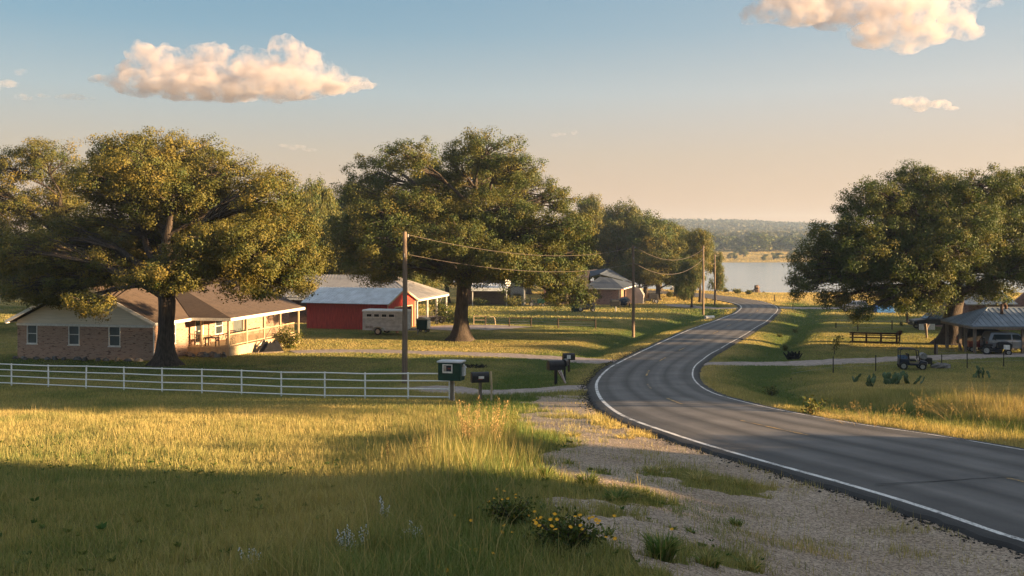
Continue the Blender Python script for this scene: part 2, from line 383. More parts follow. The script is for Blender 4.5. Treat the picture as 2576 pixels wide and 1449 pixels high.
wa = wt.nodes.new('ShaderNodeMapRange'); wa.interpolation_type = 'SMOOTHSTEP'; wa.inputs[1].default_value = -.35; wa.inputs[2].default_value = .65; wt.links.new(sx.outputs[0], wa.inputs[0])
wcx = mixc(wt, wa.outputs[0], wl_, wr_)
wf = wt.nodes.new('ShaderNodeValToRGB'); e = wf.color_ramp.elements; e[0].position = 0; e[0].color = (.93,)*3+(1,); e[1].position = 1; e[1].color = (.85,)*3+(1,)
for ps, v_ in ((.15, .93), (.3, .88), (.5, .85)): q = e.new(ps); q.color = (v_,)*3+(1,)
wt.links.new(sx.outputs[2], wf.inputs[0])
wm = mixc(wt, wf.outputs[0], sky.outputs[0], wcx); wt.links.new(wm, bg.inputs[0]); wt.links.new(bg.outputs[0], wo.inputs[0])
S.view_settings.view_transform = 'Standard'; S.view_settings.look = 'None'; S.view_settings.gamma = 1; S.view_settings.exposure = 2.36
cy = S.cycles
cy.max_bounces = 8; cy.diffuse_bounces = 3; cy.glossy_bounces = 3; cy.transmission_bounces = 4; cy.volume_bounces = 6; cy.transparent_max_bounces = 12
cy.use_denoising = True; cy.caustics_reflective = False; cy.caustics_refractive = False; cy.sample_clamp_indirect = 6
# ================================================================= masks: drives and gravel
def drive_m(x, y):
    x = np.asarray(x, float); y = np.asarray(y, float); best = np.full(x.shape, -9.)
    for P, hw in DRW:
        lo = P.min(0)-hw-2; hi = P.max(0)+hw+2
        m = (x > lo[0]) & (x < hi[0]) & (y > lo[1]) & (y < hi[1])
        if not m.any(): continue
        xs = x[m]; ys = y[m]; d = np.full(xs.shape, 99.)
        for p in P: d = np.minimum(d, np.hypot(xs-p[0], ys-p[1]))
        best[m] = np.maximum(best[m], hw-d)
    return best+(fbm(x*1.1, y*1.1, 3, 21)-.5)*1.0
_gl = np.array([G(*p) for p in [(1345,1449),(1335,1350),(1335,1250),(1325,1170),(1345,1100),(1315,1060),(1340,1012)]])
_gl = np.vstack([[[_gl[0, 0]-.1, 3.]], _gl])
PATCH = [(1440,1225,110,26,1.6),(1610,1250,120,20,1.5),(1760,1205,110,28,1.5),(1860,1228,60,22,1.2),(1400,1112,80,22,1.5),(1560,1062,70,24,1.6),(1640,1100,50,16,1.),(1340,1150,30,20,1.),(1430,1045,60,8,1.1),(1500,1190,60,14,1.2),(1480,1300,100,16,.6),(1340,1330,60,60,.8),(1430,1375,90,40,1.2),(1860,1420,90,24,1.),(1700,1390,50,30,.9)]
PW = []
for px, py, rx, ry, a in PATCH:
    c = G(px, py); PW.append((c, rx/F*c[1], abs(G(px, py-ry)[1]-G(px, py+ry)[1])/2, a))
def gravel_m(x, y):
    x = np.asarray(x, float); y = np.asarray(y, float)
    xl = np.interp(y, _gl[:, 1], _gl[:, 0]); m = np.minimum((x-xl)/.7, 1.2)
    m = np.minimum(m, (41.5-y)/1.5); m = np.where(y < 3, -2, m)
    for c, rx, ry, a in PW: m = m-1.5*a*np.exp(-((x-c[0])/rx)**2-((y-c[1])/ry)**2)
    m = m*.8+(fbm(x*.9, y*.9, 3, 31)-.5)*2.6+(fbm(x*3.4, y*3.4, 3, 33)-.5)*1.5-.05
    d, s, hw = roadd(x, y); m = np.where((s > 0) | (d > 12), -2, m)
    return m
# dryness of the grass, 0 green to 1 straw; the sunlit lawn band is painted yellower too
def dry(x, y):
    d, s, hw = roadd(x, y)
    v = .52+.75*(fbm(x/5., y/8., 4, 41)-.5)+.5*(fbm(x/1.3, y/2., 3, 51)-.5)
    v = v+.10*np.exp(-((y-28)/7.)**2)-.16*np.exp(-((y-57)/9.)**2)*(x < 3)+.10*np.exp(-((y-80)/12.)**2)
    e = d-hw
    v = v-.5*np.exp(-((e-4)/1.7)**2)*(y > 24)*(y < 150)+.22*np.exp(-((e-.8)/.7)**2)*(y > 20)
    v = v-.28*np.exp(-((x-np.interp(y, _gl[:, 1], _gl[:, 0])+.9)/1.1)**2)*(y < 27)*sstep(28, 17, y)
    v = v+.25*((x > 9) & (y > 20) & (y < 50) & (e > 4.5))
    v = v-.13*sstep(56, 66, y)*sstep(150, 130, y)+.30*sstep(135, 165, y)
    v = v+.03*sstep(20, 10, y)
    return np.clip(v, 0, 1)
# ================================================================= ground sheet
def axis(segs):
    a = []
    for lo, hi, st in segs: a += list(np.arange(lo, hi, st))
    return np.array(sorted(set(np.round(a, 4))))
gxs = np.r_[-np.geomspace(90, 7000, 26)[::-1], np.arange(-88, -34, 1.5), np.arange(-34, 46, .5), np.arange(46, 90, 1.5), np.geomspace(90, 7000, 40)]
gys = np.r_[-np.geomspace(30, 600, 8)[::-1], np.arange(-26, 4, 2.), np.arange(4, 62, .45), np.arange(62, 150, .75), np.arange(150, 225, 1.5), np.geomspace(226, 900, 60), np.arange(915, 2600, 25), np.geomspace(2650, 9000, 12)]
XX, YY = np.meshgrid(gxs, gys, indexing='ij')
ZZ = ground(XX, YY)
nx, ny = XX.shape
idx = np.arange(nx*ny).reshape(nx, ny)
FQ = np.stack([idx[:-1, :-1], idx[1:, :-1], idx[1:, 1:], idx[:-1, 1:]], -1).reshape(-1, 4)
dz = np.where(YY > 480, .95, dry(XX, YY))
cols = np.repeat(dz.reshape(-1, 1), 3, 1)
m, nt, out = nodes('grassland'); p = N(nt, 'BsdfPrincipled'); p.inputs['Roughness'].default_value = 1.; p.inputs['Specular IOR Level'].default_value = .05
a = N(nt, 'VertexColor'); a.layer_name = 'Col'; v = coords(nt); n1 = noise(nt, v, 2.2, 6, .65); n2 = noise(nt, v, .13, 4)
ad = N(nt, 'Math', operation='ADD'); nt.links.new(a.outputs[0], ad.inputs[0]); sb = N(nt, 'Math', operation='MULTIPLY_ADD'); nt.links.new(n1, sb.inputs[0]); sb.inputs[1].default_value = .9; sb.inputs[2].default_value = -.45; nt.links.new(sb.outputs[0], ad.inputs[1])
c = mixc(nt, ramp(nt, ad.outputs[0], .1, .95), (.075, .095, .028), (.33, .235, .09))
c = mixc(nt, ramp(nt, n2, .35, .7), c, mixc(nt, 1., c, (.75, .85, .8), 'MULTIPLY'))
nt.links.new(c, p.inputs['Base Color']); nt.links.new(bumpn(nt, n1, .9, .12), p.inputs['Normal']); nt.links.new(p.outputs[0], out.inputs[0]); M['ground'] = m
o = link('ground', arr_mesh('ground', np.stack([XX, YY, ZZ], -1).reshape(-1, 3), FQ, cols, True), m); tag(o, 'grass covered ground sloping down to the lake', None, None, 'structure')
# ================================================================= lake
lx = np.r_[np.arange(-30, 460, 10.)]; ly = np.arange(176, 530, 6.)
A, B = np.meshgrid(lx, ly, indexing='ij'); idx = np.arange(A.size).reshape(A.shape)
FQ = np.stack([idx[:-1, :-1], idx[1:, :-1], idx[1:, 1:], idx[:-1, 1:]], -1).reshape(-1, 4)
m, nt, out = nodes('lake_water'); p = N(nt, 'BsdfPrincipled'); p.inputs['Base Color'].default_value = (.30, .355, .39, 1); p.inputs['Roughness'].default_value = .18; p.inputs['IOR'].default_value = 1.33; p.inputs['Specular IOR Level'].default_value = .5
n1 = noise(nt, coords(nt, (.35, 1.1, 1)), .9, 4); n2 = noise(nt, coords(nt, (.02, .09, 1)), 1., 3)
mu = N(nt, 'Math', operation='MULTIPLY'); nt.links.new(n1, mu.inputs[0]); nt.links.new(ramp(nt, n2, .3, .7), mu.inputs[1])
nt.links.new(bumpn(nt, mu.outputs[0], .16, .3), p.inputs['Normal']); nt.links.new(p.outputs[0], out.inputs[0])
tag(link('lake', arr_mesh('lake', np.stack([A, B, A*0+LAKE_Z], -1).reshape(-1, 3), FQ), m), 'calm lake reflecting the evening sky', None, None, 'structure')
# ================================================================= road
n = len(CL); rr = np.random.default_rng(5)
jl = .36+.22*np.abs(fbm(np.arange(n)*.9, np.zeros(n), 4, 61)-.5)*3; jr = .33+.22*np.abs(fbm(np.arange(n)*.9, np.zeros(n), 4, 71)-.5)*3
fine = dense(np.c_[CL, HWID, CN], 1500); fc = fine[:, :2]; fh = fine[:, 2]; fn = fine[:, 3:]/np.linalg.norm(fine[:, 3:], axis=1)[:, None]; nf = len(fc)
sa = np.r_[0, np.cumsum(np.linalg.norm(np.diff(fc, axis=0), axis=1))]
jl = .30+.34*np.abs(fbm(sa*2.2, sa*0, 4, 61)-.35); jr = .28+.3*np.abs(fbm(sa*2.2, sa*0, 4, 71)-.35)
RT = .06
def zr(P): return base(P[:, 0], P[:, 1])+RT
offs = [(-1, -.16, -.14), (-1, -.03, -.005), (-1, 0, 0)]+[(k/6., None, 0) for k in range(-5, 6)]+[(1, 0, 0), (1, -.03, -.005), (1, -.16, -.14)]
rows = []; uvu = []
for s, e, dzz in offs:
    if e is None: P = fc+fn*(fh*s)[:, None]; u = s*.9
    else:
        j = jl if s < 0 else jr; P = fc+fn*(s*(fh+j-e-.03))[:, None]; u = s
    crown = .05*(1-min(1, abs(u))**2)
    rows.append(np.c_[P, zr(P)+dzz+crown]); uvu.append(u)
V = np.stack(rows, 1); k = V.shape[1]; idx = np.arange(nf*k).reshape(nf, k)
FQ = np.stack([idx[:-1, :-1], idx[:-1, 1:], idx[1:, 1:], idx[1:, :-1]], -1).reshape(-1, 4)
cols = np.zeros((nf, k, 3)); cols[:, :, 0] = (np.array([-1.15, -1.1, -1.05]+[q/6.*1. for q in range(-5, 6)]+[1.05, 1.1, 1.15])*.4+.5)[None]; cols[:, :, 1] = (sa/100.)[:, None]
me = arr_mesh('road', V.reshape(-1, 3), FQ, cols.reshape(-1, 3), True)
m, nt, out = nodes('asphalt'); p = N(nt, 'BsdfPrincipled'); p.inputs['Roughness'].default_value = .78; p.inputs['Specular IOR Level'].default_value = .35
a = N(nt, 'VertexColor'); a.layer_name = 'Col'; sx = N(nt, 'SeparateColor'); nt.links.new(a.outputs[0], sx.inputs[0])
# wheel tracks: paler bands either side of each lane's middle
cr = N(nt, 'ValToRGB'); el = cr.color_ramp.elements; el[0].position = .0; el[0].color = (.026, .025, .026, 1); el[1].position = 1.; el[1].color = (.026, .025, .026, 1)
for pos, c in ((.09, 0.033), (.125, 0.091), (.18, 0.07), (.235, 0.140), (.285, 0.119), (.34, 0.062), (.40, 0.132), (.46, 0.112), (.50, 0.062), (.54, 0.112), (.60, 0.140), (.66, 0.066), (.715, 0.122), (.765, 0.140), (.82, 0.07), (.875, 0.091), (.91, 0.033)):
    e = el.new(pos); e.color = (c*1.05, c, c*.97, 1)
nt.links.new(sx.outputs[0], cr.inputs[0])
v = coords(nt); n1 = noise(nt, v, 55, 3, .7); n2 = noise(nt, v, .55, 4); n3 = noise(nt, v, 7, 4)
cc = N(nt, 'CombineXYZ'); nt.links.new(sx.outputs[0], cc.inputs[0]); nt.links.new(sx.outputs[1], cc.inputs[1])
mp = N(nt, 'Mapping'); mp.inputs['Scale'].default_value = (14, 6, 1); nt.links.new(cc.outputs[0], mp.inputs[0]); n4 = noise(nt, mp.outputs[0], 1.6, 4)
c = mixc(nt, ramp(nt, n2, .3, .7), cr.outputs[0], mixc(nt, 1., cr.outputs[0], (.6, .59, .6), 'MULTIPLY'))
c = mixc(nt, ramp(nt, n4, .35, .7), c, mixc(nt, 1., c, (1.3, 1.28, 1.25), 'MULTIPLY'))
c = mixc(nt, ramp(nt, n1, .3, .75), mixc(nt, 1., c, (.7, .7, .7), 'MULTIPLY'), mixc(nt, 1., c, (1.35, 1.33, 1.3), 'MULTIPLY'))
nt.links.new(c, p.inputs['Base Color']); mm = N(nt, 'Math', operation='ADD'); nt.links.new(n1, mm.inputs[0]); nt.links.new(n3, mm.inputs[1]); nt.links.new(bumpn(nt, mm.outputs[0], .5, .012), p.inputs['Normal']); nt.links.new(p.outputs[0], out.inputs[0])
tag(link('road', me, m), 'two lane asphalt road curving towards the lake', None, None, 'structure')
def paint(name, lab, segs, mm, wob=.012):
    Vs, Fs = [], []
    for o0, o1, i0, i1 in segs:      # offsets as functions of half width
        ii = np.arange(i0, i1); sfr = np.where(True, ii, ii)
        A_ = fc[ii]+fn[ii]*(o0(fh[ii])+wob*(rr.random(len(ii))-.5))[:, None]; B_ = fc[ii]+fn[ii]*(o1(fh[ii])+wob*(rr.random(len(ii))-.5))[:, None]
        def zz(P, u): return base(P[:, 0], P[:, 1])+RT+.05*(1-np.minimum(1, u/fh[ii]*.9)**2)+.006
        a0 = np.c_[A_, zz(A_, np.abs(o0(fh[ii])))]; b0 = np.c_[B_, zz(B_, np.abs(o1(fh[ii])))]
        b = len(Vs); vv = np.stack([a0, b0], 1).reshape(-1, 3); q = len(ii)
        Fs += [(b+2*t, b+2*t+1, b+2*t+3, b+2*t+2) for t in range(q-1)]; Vs += list(vv)
    tag(link(name, arr_mesh(name, np.array(Vs), np.array(Fs)), mm), lab, None, None, 'structure')
def worn(name, col, thr):
    m, nt, out = nodes(name); p = N(nt, 'BsdfPrincipled'); p.inputs['Roughness'].default_value = .7
    v = coords(nt); n1 = noise(nt, v, 22, 5, .7); n2 = noise(nt, v, 1.3, 3)
    ad = N(nt, 'Math', operation='ADD'); nt.links.new(n1, ad.inputs[0]); nt.links.new(n2, ad.inputs[1])
    nt.links.new(mixc(nt, ramp(nt, ad.outputs[0], thr-.12, thr+.12), (.055, .054, .055), col), p.inputs['Base Color']); nt.links.new(p.outputs[0], out.inputs[0]); return m
M['line'] = worn('worn_white_line', (.66, .64, .61), .90); M['yline'] = worn('worn_yellow_line', (.42, .26, .06), 1.0)
i_far = int(np.argmax(sa > sa[-1]*.93))
paint('road_edge_line', 'white edge line on the field side of the road', [(lambda h: -h-.065, lambda h: -h+.065, 0, nf-1)], M['line'])
paint('road_edge_line', 'white edge line on the far side of the road', [(lambda h: h-.04, lambda h: h+.04, 0, nf-1)], M['line'])
dash = []; s0 = 3.
while s0 < sa[-1]-10:
    i0, i1 = int(np.searchsorted(sa, s0)), int(np.searchsorted(sa, s0+3.4)); dash.append((lambda h: h*0-.05, lambda h: h*0+.05, i0, max(i1, i0+2))); s0 += 9.4
paint('road_centre_line', 'worn dashed centre line of the road', dash, M['yline'])
# crack across the near lane
mb = MB(); P0, P1 = np.array(G(2200, 1232)), np.array(G(2560, 1213))
pts = [P0+(P1-P0)*t+np.array([0, .06*(random.random()-.5)]) for t in np.linspace(0, 1, 26)]
i2 = [(p[0], p[1], float(base(p[0], p[1]))+RT+.052) for p in pts]
vs = []; fs = []
for t, p in enumerate(i2):
    wd = .012+.012*random.random(); vs += [(p[0], p[1]-wd, p[2]), (p[0], p[1]+wd, p[2])]
    if t: fs.append((2*t-2, 2*t-1, 2*t+1, 2*t))
mb.add(vs, fs); tag(mb.build('road_crack', M['rubber']), 'thin dark crack across the near lane of the road', None, None, 'structure')
# ================================================================= gravel shoulder and drives (sheets whose rims sink under the turf)
m, nt, out = nodes('gravel'); p = N(nt, 'BsdfPrincipled'); p.inputs['Roughness'].default_value = .95; p.inputs['Specular IOR Level'].default_value = .15
v = coords(nt); vo = N(nt, 'TexVoronoi'); vo.inputs['Scale'].default_value = 26; nt.links.new(v, vo.inputs['Vector']); n1 = noise(nt, v, .7, 5); n2 = noise(nt, v, 9, 4, .7)
hs = N(nt, 'SeparateColor'); nt.links.new(vo.outputs['Color'], hs.inputs[0])
c = mixc(nt, hs.outputs[0], (.165, .125, .092), (.46, .37, .285)); c = mixc(nt, ramp(nt, n1, .35, .7), c, mixc(nt, 1., c, (.78, .74, .70), 'MULTIPLY')); c = mixc(nt, ramp(nt, n2, .55, .8), c, (.20, .16, .13))
nt.links.new(c, p.inputs['Base Color']); nt.links.new(bumpn(nt, vo.outputs['Distance'], -.8, .03), p.inputs['Normal']); nt.links.new(p.outputs[0], out.inputs[0]); M['gravel'] = m
M['drive'] = simple('fine_gravel_drive', (.34, .285, .255), .95, var=.35, scale=3, bump=.6, spec=.1)
ax = np.arange(-1.5, 9.5, .11); ay = np.arange(7.6, 43, .12)
A, B = np.meshgrid(ax, ay, indexing='ij'); gm = gravel_m(A, B)
Z = ground(A, B)+.015+np.clip(gm*.14, -.09, .012)
d, s, hw = roadd_s(A, B); keep = (gm > -.8) & (d > hw-.5)
idx = np.arange(A.size).reshape(A.shape); q = keep[:-1, :-1] & keep[1:, :-1] & keep[1:, 1:] & keep[:-1, 1:]
FQ = np.stack([idx[:-1, :-1], idx[1:, :-1], idx[1:, 1:], idx[:-1, 1:]], -1)[q]
us, inv = np.unique(FQ, return_inverse=True); V = np.stack([A, B, Z], -1).reshape(-1, 3)[us]
tag(link('gravel_shoulder', arr_mesh('gravel_shoulder', V, inv.reshape(FQ.shape), None, True), M['gravel']), 'gravel shoulder beside the near bend of the road', None, None, 'structure')
dl = ['gravel drive behind the white pipe fence', 'gravel drive running from the road to the brick house porch', 'gravel drive leading to the open pavilion', 'dirt track leaving the far bend towards the big right oak', 'dirt track leaving the far bend under the lakeside oaks', 'gravel yard in front of the grey hip roofed house']
for (P, hw), lab in zip(DRW, dl):
    D = dense(P, max(30, int(np.linalg.norm(np.diff(P, axis=0), axis=1).sum()/.35))); t = np.gradient(D, axis=0); t /= np.linalg.norm(t, axis=1)[:, None]; nn = np.c_[-t[:, 1], t[:, 0]]
    cs = np.linspace(-hw-.9, hw+.9, 15); Q = D[:, None, :]+nn[:, None, :]*cs[None, :, None]
    mk_ = drive_m(Q[..., 0], Q[..., 1]); z = ground(Q[..., 0], Q[..., 1])+.02+np.clip(mk_*.16, -.12, .012)
    idx = np.arange(mk_.size).reshape(mk_.shape); FQ = np.stack([idx[:-1, :-1], idx[:-1, 1:], idx[1:, 1:], idx[1:, :-1]], -1).reshape(-1, 4)
    tag(link('driveway', arr_mesh('driveway', np.concatenate([Q, z[..., None]], -1).reshape(-1, 3), FQ, None, True), M['drive']), lab, None, None, 'structure')
# loose stones on the near gravel
r2 = np.random.default_rng(11); npb = 60000
yb = 8+22*r2.random(npb)**1.5; xb = -1+r2.random(npb)*10
g_ = gravel_m(xb, yb); d, s, hw = roadd_s(xb, yb); k = (g_ > -.1+.5*r2.random(npb)) & (d > hw+.25); xb = xb[k]; yb = yb[k]; npb = len(xb)
sz = .007+.015*r2.random(npb)**2.2
base8 = np.array([(1, 0, 0), (.2, 1, 0), (-1, .2, 0), (-.1, -1, 0), (0, 0, .75), (.3, .3, -.4)]); f8 = np.array([(0,1,4),(1,2,4),(2,3,4),(3,0,4),(1,0,5),(2,1,5),(3,2,5),(0,3,5)])
an = r2.random(npb)*6.283; sc3 = .6+.8*r2.random((npb, 1, 3)); V = base8[None]*sc3*sz[:, None, None]
V = np.stack([V[..., 0]*np.cos(an)[:, None]-V[..., 1]*np.sin(an)[:, None], V[..., 0]*np.sin(an)[:, None]+V[..., 1]*np.cos(an)[:, None], V[..., 2]], -1)
V += np.stack([xb, yb, ground(xb, yb)+.025], -1)[:, None]
FQ = (f8[None]+np.arange(npb)[:, None, None]*6).reshape(-1, 3)
tone = r2.random((npb, 1))**1.3; cl = np.array([.155, .12, .09])*(1-tone)+np.array([.50, .415, .33])*tone; cl *= 1+.12*(r2.random((npb, 3))-.5)
M['pebble'] = foliage('pebbles', 0., 1., .9)
# crumbs broken off the asphalt edge
nb = 5200; q = r2.integers(int(np.searchsorted(sa, 1.)), int(np.searchsorted(sa, 62.)), nb); eo = jl[q]+.02+.22*np.abs(r2.normal(size=nb))
xb2 = fc[q, 0]-fn[q, 0]*(fh[q]+eo)+.06*r2.normal(size=nb); yb2 = fc[q, 1]-fn[q, 1]*(fh[q]+eo)+.06*r2.normal(size=nb); sz2 = .012+.03*r2.random(nb)**2
V2 = base8[None]*(.6+.8*r2.random((nb, 1, 3)))*sz2[:, None, None]; V2 += np.stack([xb2, yb2, ground(xb2, yb2)+.03], -1)[:, None]
V = np.concatenate([V, V2]); FQ = (f8[None]+np.arange(npb+nb)[:, None, None]*6).reshape(-1, 3); cl = np.vstack([cl, np.full((nb, 3), .028)*(.6+.8*r2.random((nb, 1)))])
tag(link('loose_gravel', arr_mesh('loose_gravel', V.reshape(-1, 3), FQ, np.repeat(cl, 6, 0)), M['pebble']), 'loose pale stones on the road shoulder', 'gravel', None, 'stuff')
# ================================================================= grass
def blades(x, y, h, wd, col, bend=.5, five=False, rs=1):
    r = np.random.default_rng(rs); n = len(x); z = ground(x, y)-.01
    az = r.random(n)*6.283; le = r.random(n)*6.283; ln = h*bend*(r.random(n))
    wx, wy = np.cos(az)*wd/2, np.sin(az)*wd/2; lx_, ly_ = np.cos(le)*ln, np.sin(le)*ln
    if five:
        V = np.empty((n, 5, 3)); mx, my = lx_*.3, ly_*.3
        V[:, 0] = np.c_[x-wx, y-wy, z]; V[:, 1] = np.c_[x+wx, y+wy, z]; V[:, 2] = np.c_[x+mx-wx*.8, y+my-wy*.8, z+h*.6]; V[:, 3] = np.c_[x+mx+wx*.8, y+my+wy*.8, z+h*.6]; V[:, 4] = np.c_[x+lx_, y+ly_, z+h]
        f = np.array([(0, 1, 3), (0, 3, 2), (2, 3, 4)]); kk = 5
    else:
        V = np.empty((n, 3, 3)); V[:, 0] = np.c_[x-wx, y-wy, z]; V[:, 1] = np.c_[x+wx, y+wy, z]; V[:, 2] = np.c_[x+lx_, y+ly_, z+h]; f = np.array([(0, 1, 2)]); kk = 3
    Fc = (f[None]+np.arange(n)[:, None, None]*kk).reshape(-1, 3)
    return V.reshape(-1, 3), Fc, np.repeat(col, kk, 0)
GRN = np.array([.100, .165, .045]); STR = np.array([.53, .41, .175])
def gcol(x, y, r, shift=0.):
    d = np.clip(dry(x, y)+shift+.5*(r.random(len(x))-.5), 0, 1)[:, None]
    c = GRN*(1-d)+STR*d; return c*(.72+.56*r.random((len(x), 1)))
def sample(n, y0, y1, rs, pw=1., m=3., ex=.535):
    r = np.random.default_rng(rs); y = np.sqrt(y0*y0+(y1*y1-y0*y0)*r.random(n)**pw); x = (r.random(n)*2-1)*(ex*y+m)
    d, s, hw = roadd_s(x, y); k = (d > hw+.52+.25*(fbm(x*2, y*2, 2, 81)-.5)) & (drive_m(x, y) < .05+.3*r.random(n)**6*3)
    g_ = gravel_m(x, y); k &= (g_ < .05) | (r.random(n) < .05+.6*sstep(.57, .72, fbm(x*1.3, y*1.3, 3, 35)))
    k &= ~((s < 0) & (g_ > -.25) & (r.random(n) < .35))
    return x[k], y[k], r
def emit(name, lab, parts, mm='grass'):
    off = 0; Vs = []; Fs = []; Cs = []
    for V, Fc, c in parts: Vs.append(V); Fs.append(Fc+off); Cs.append(c); off += len(V)
    tag(link(name, arr_mesh(name, np.vstack(Vs), np.vstack(Fs), np.vstack(Cs)), M[mm]), lab, 'grass', None, 'stuff')
Q = 1.0
def stray(hh, cl, r):
    m = r.random(len(hh)) < .02; hh = np.where(m, hh*1.9, hh); cl[m] = STR*.8; return hh, cl
def tallzone(x, y):
    d, s, hw = roadd(x, y); e = d-hw
    return np.where((s > 0) & (x > 6), sstep(3.2, 6.5, e)*sstep(16, 20, y)*sstep(47, 34, y)*np.clip(.5+1.3*fbm(x/4, y/3, 3, 91)-.35, .35, 1.2), 0)
CRN = G(1235, 1140)
def edgezone(x, y):         # taller rim of the meadow along the gravel
    xl = np.interp(y, _gl[:, 1], _gl[:, 0]); return np.exp(-((x-xl+1.5)/1.3)**2)*sstep(34, 26, y)+1.1*np.exp(-((x-CRN[0]+.2)/1.1)**2-((y-CRN[1])/3.2)**2)
parts = []
x, y, r = sample(int(230000*Q), 6.5, 17, 101, ex=.56); k = x < 7.5; x, y = x[k], y[k]
hh = (.06+.11*r.random(len(x)))*(.35+1.4*fbm(x*1.7, y*1.7, 3, 95))*(1+1.35*edgezone(x, y)); hh, cg = stray(hh, gcol(x, y, r), r); parts.append(blades(x, y, hh, .0055+.004*r.random(len(x)), cg, .8, True, 1))
x, y, r = sample(int(330000*Q), 17, 35, 102)
tz = tallzone(x, y); hh = (.07+.12*r.random(len(x)))*(.4+1.3*fbm(x*1.5, y*1.5, 3, 95))*(1+1.45*edgezone(x, y))+tz*.62*(.5+.7*r.random(len(x))); hh, cg = stray(hh, gcol(x, y, r), r); parts.append(blades(x, y, hh, .009+.006*r.random(len(x)), cg, .6, False, 2))
emit('meadow_grass', 'rough meadow grass in front of the white pipe fence and by the road', parts)
parts = []
x, y, r = sample(int(300000*Q), 35, 58, 103)
tz = tallzone(x, y); hh = (.06+.10*r.random(len(x)))*(1-.35*(y > 46))+tz*.55*(.5+.7*r.random(len(x))); parts.append(blades(x, y, hh, .018+.012*r.random(len(x)), gcol(x, y, r), .6, False, 3))
x, y, r = sample(int(470000*Q), 58, 110, 104); hh = .04+.045*r.random(len(x)); parts.append(blades(x, y, hh, .03+.025*r.random(len(x)), gcol(x, y, r), .6, False, 4))
x, y, r = sample(int(200000*Q), 110, 205, 105, ex=.5); k = (base(x, y) > LAKE_Z+.08); x, y = x[k], y[k]; hh = .07+.08*r.random(len(x)); parts.append(blades(x, y, hh, .08+.06*r.random(len(x)), gcol(x, y, r, .05), .6, False, 5))
emit('lawn_grass', 'short grass of the lawns around the houses down to the lake', parts)
x, y, r = sample(60000, 520, 680, 106, ex=.42, m=40); parts = [blades(x, y, .18+.2*r.random(len(x)), .35+.4*r.random(len(x)), gcol(x, y, r, .45)*.8, .5, False, 6)]
emit('far_meadow_grass', 'straw coloured meadow on the far shore of the lake', parts)
# ================================================================= trees
def leaf_arrays(pos, dirv, L, wf, col, r, fold=.25, nrm=None):
    n = len(pos)
    if nrm is not None:          # leaves lie across the outside of their clump
        nn = nrm/np.linalg.norm(nrm, axis=1)[:, None]; dirv = np.cross(nn, r.normal(size=(n, 3)))
    d = dirv/np.linalg.norm(dirv, axis=1)[:, None]
    q = nn if nrm is not None else r.normal(size=(n, 3)); s = np.cross(d, q); s /= np.linalg.norm(s, axis=1)[:, None]; u = np.cross(s, d)
    V = np.empty((n, 4, 3)); Wd = (L*wf)[:, None]
    V[:, 0] = pos-d*L[:, None]*.5; V[:, 1] = pos+s*Wd+u*Wd*fold; V[:, 2] = pos+d*L[:, None]*.5; V[:, 3] = pos-s*Wd+u*Wd*fold
    Fc = np.array([(0, 1, 2, 3)])[None]+np.arange(n)[:, None, None]*4
    return V.reshape(-1, 3), Fc.reshape(-1, 4), np.repeat(col, 4, 0)
def limb(mb, p, q, r0, r1, sag, r, n=6, seg=6, wob=.06):
    p = Vector(p); q = Vector(q); L = (q-p).length; pts = []; ph = [r.normal()*wob*L for _ in range(4)]
    for i in range(seg+1):
        t = i/seg; c = p.lerp(q, t)
        c.z += sag*L*math.sin(math.pi*t)*(1-.3*t)
        c.x += (ph[0]*math.sin(2*math.pi*t)+ph[1]*math.sin(3*math.pi*t)*.5)*min(1, 2*t)*(1-t)*2
        c.y += (ph[2]*math.sin(2*math.pi*t)+ph[3]*math.sin(3*math.pi*t)*.5)*min(1, 2*t)*(1-t)*2
        pts.append(c)
    mb.tube(pts, [r0+(r1-r0)*(i/seg)**.8 for i in range(seg+1)], n, False); return pts
LG, LY = np.array([.055, .085, .020]), np.array([.195, .148, .028])
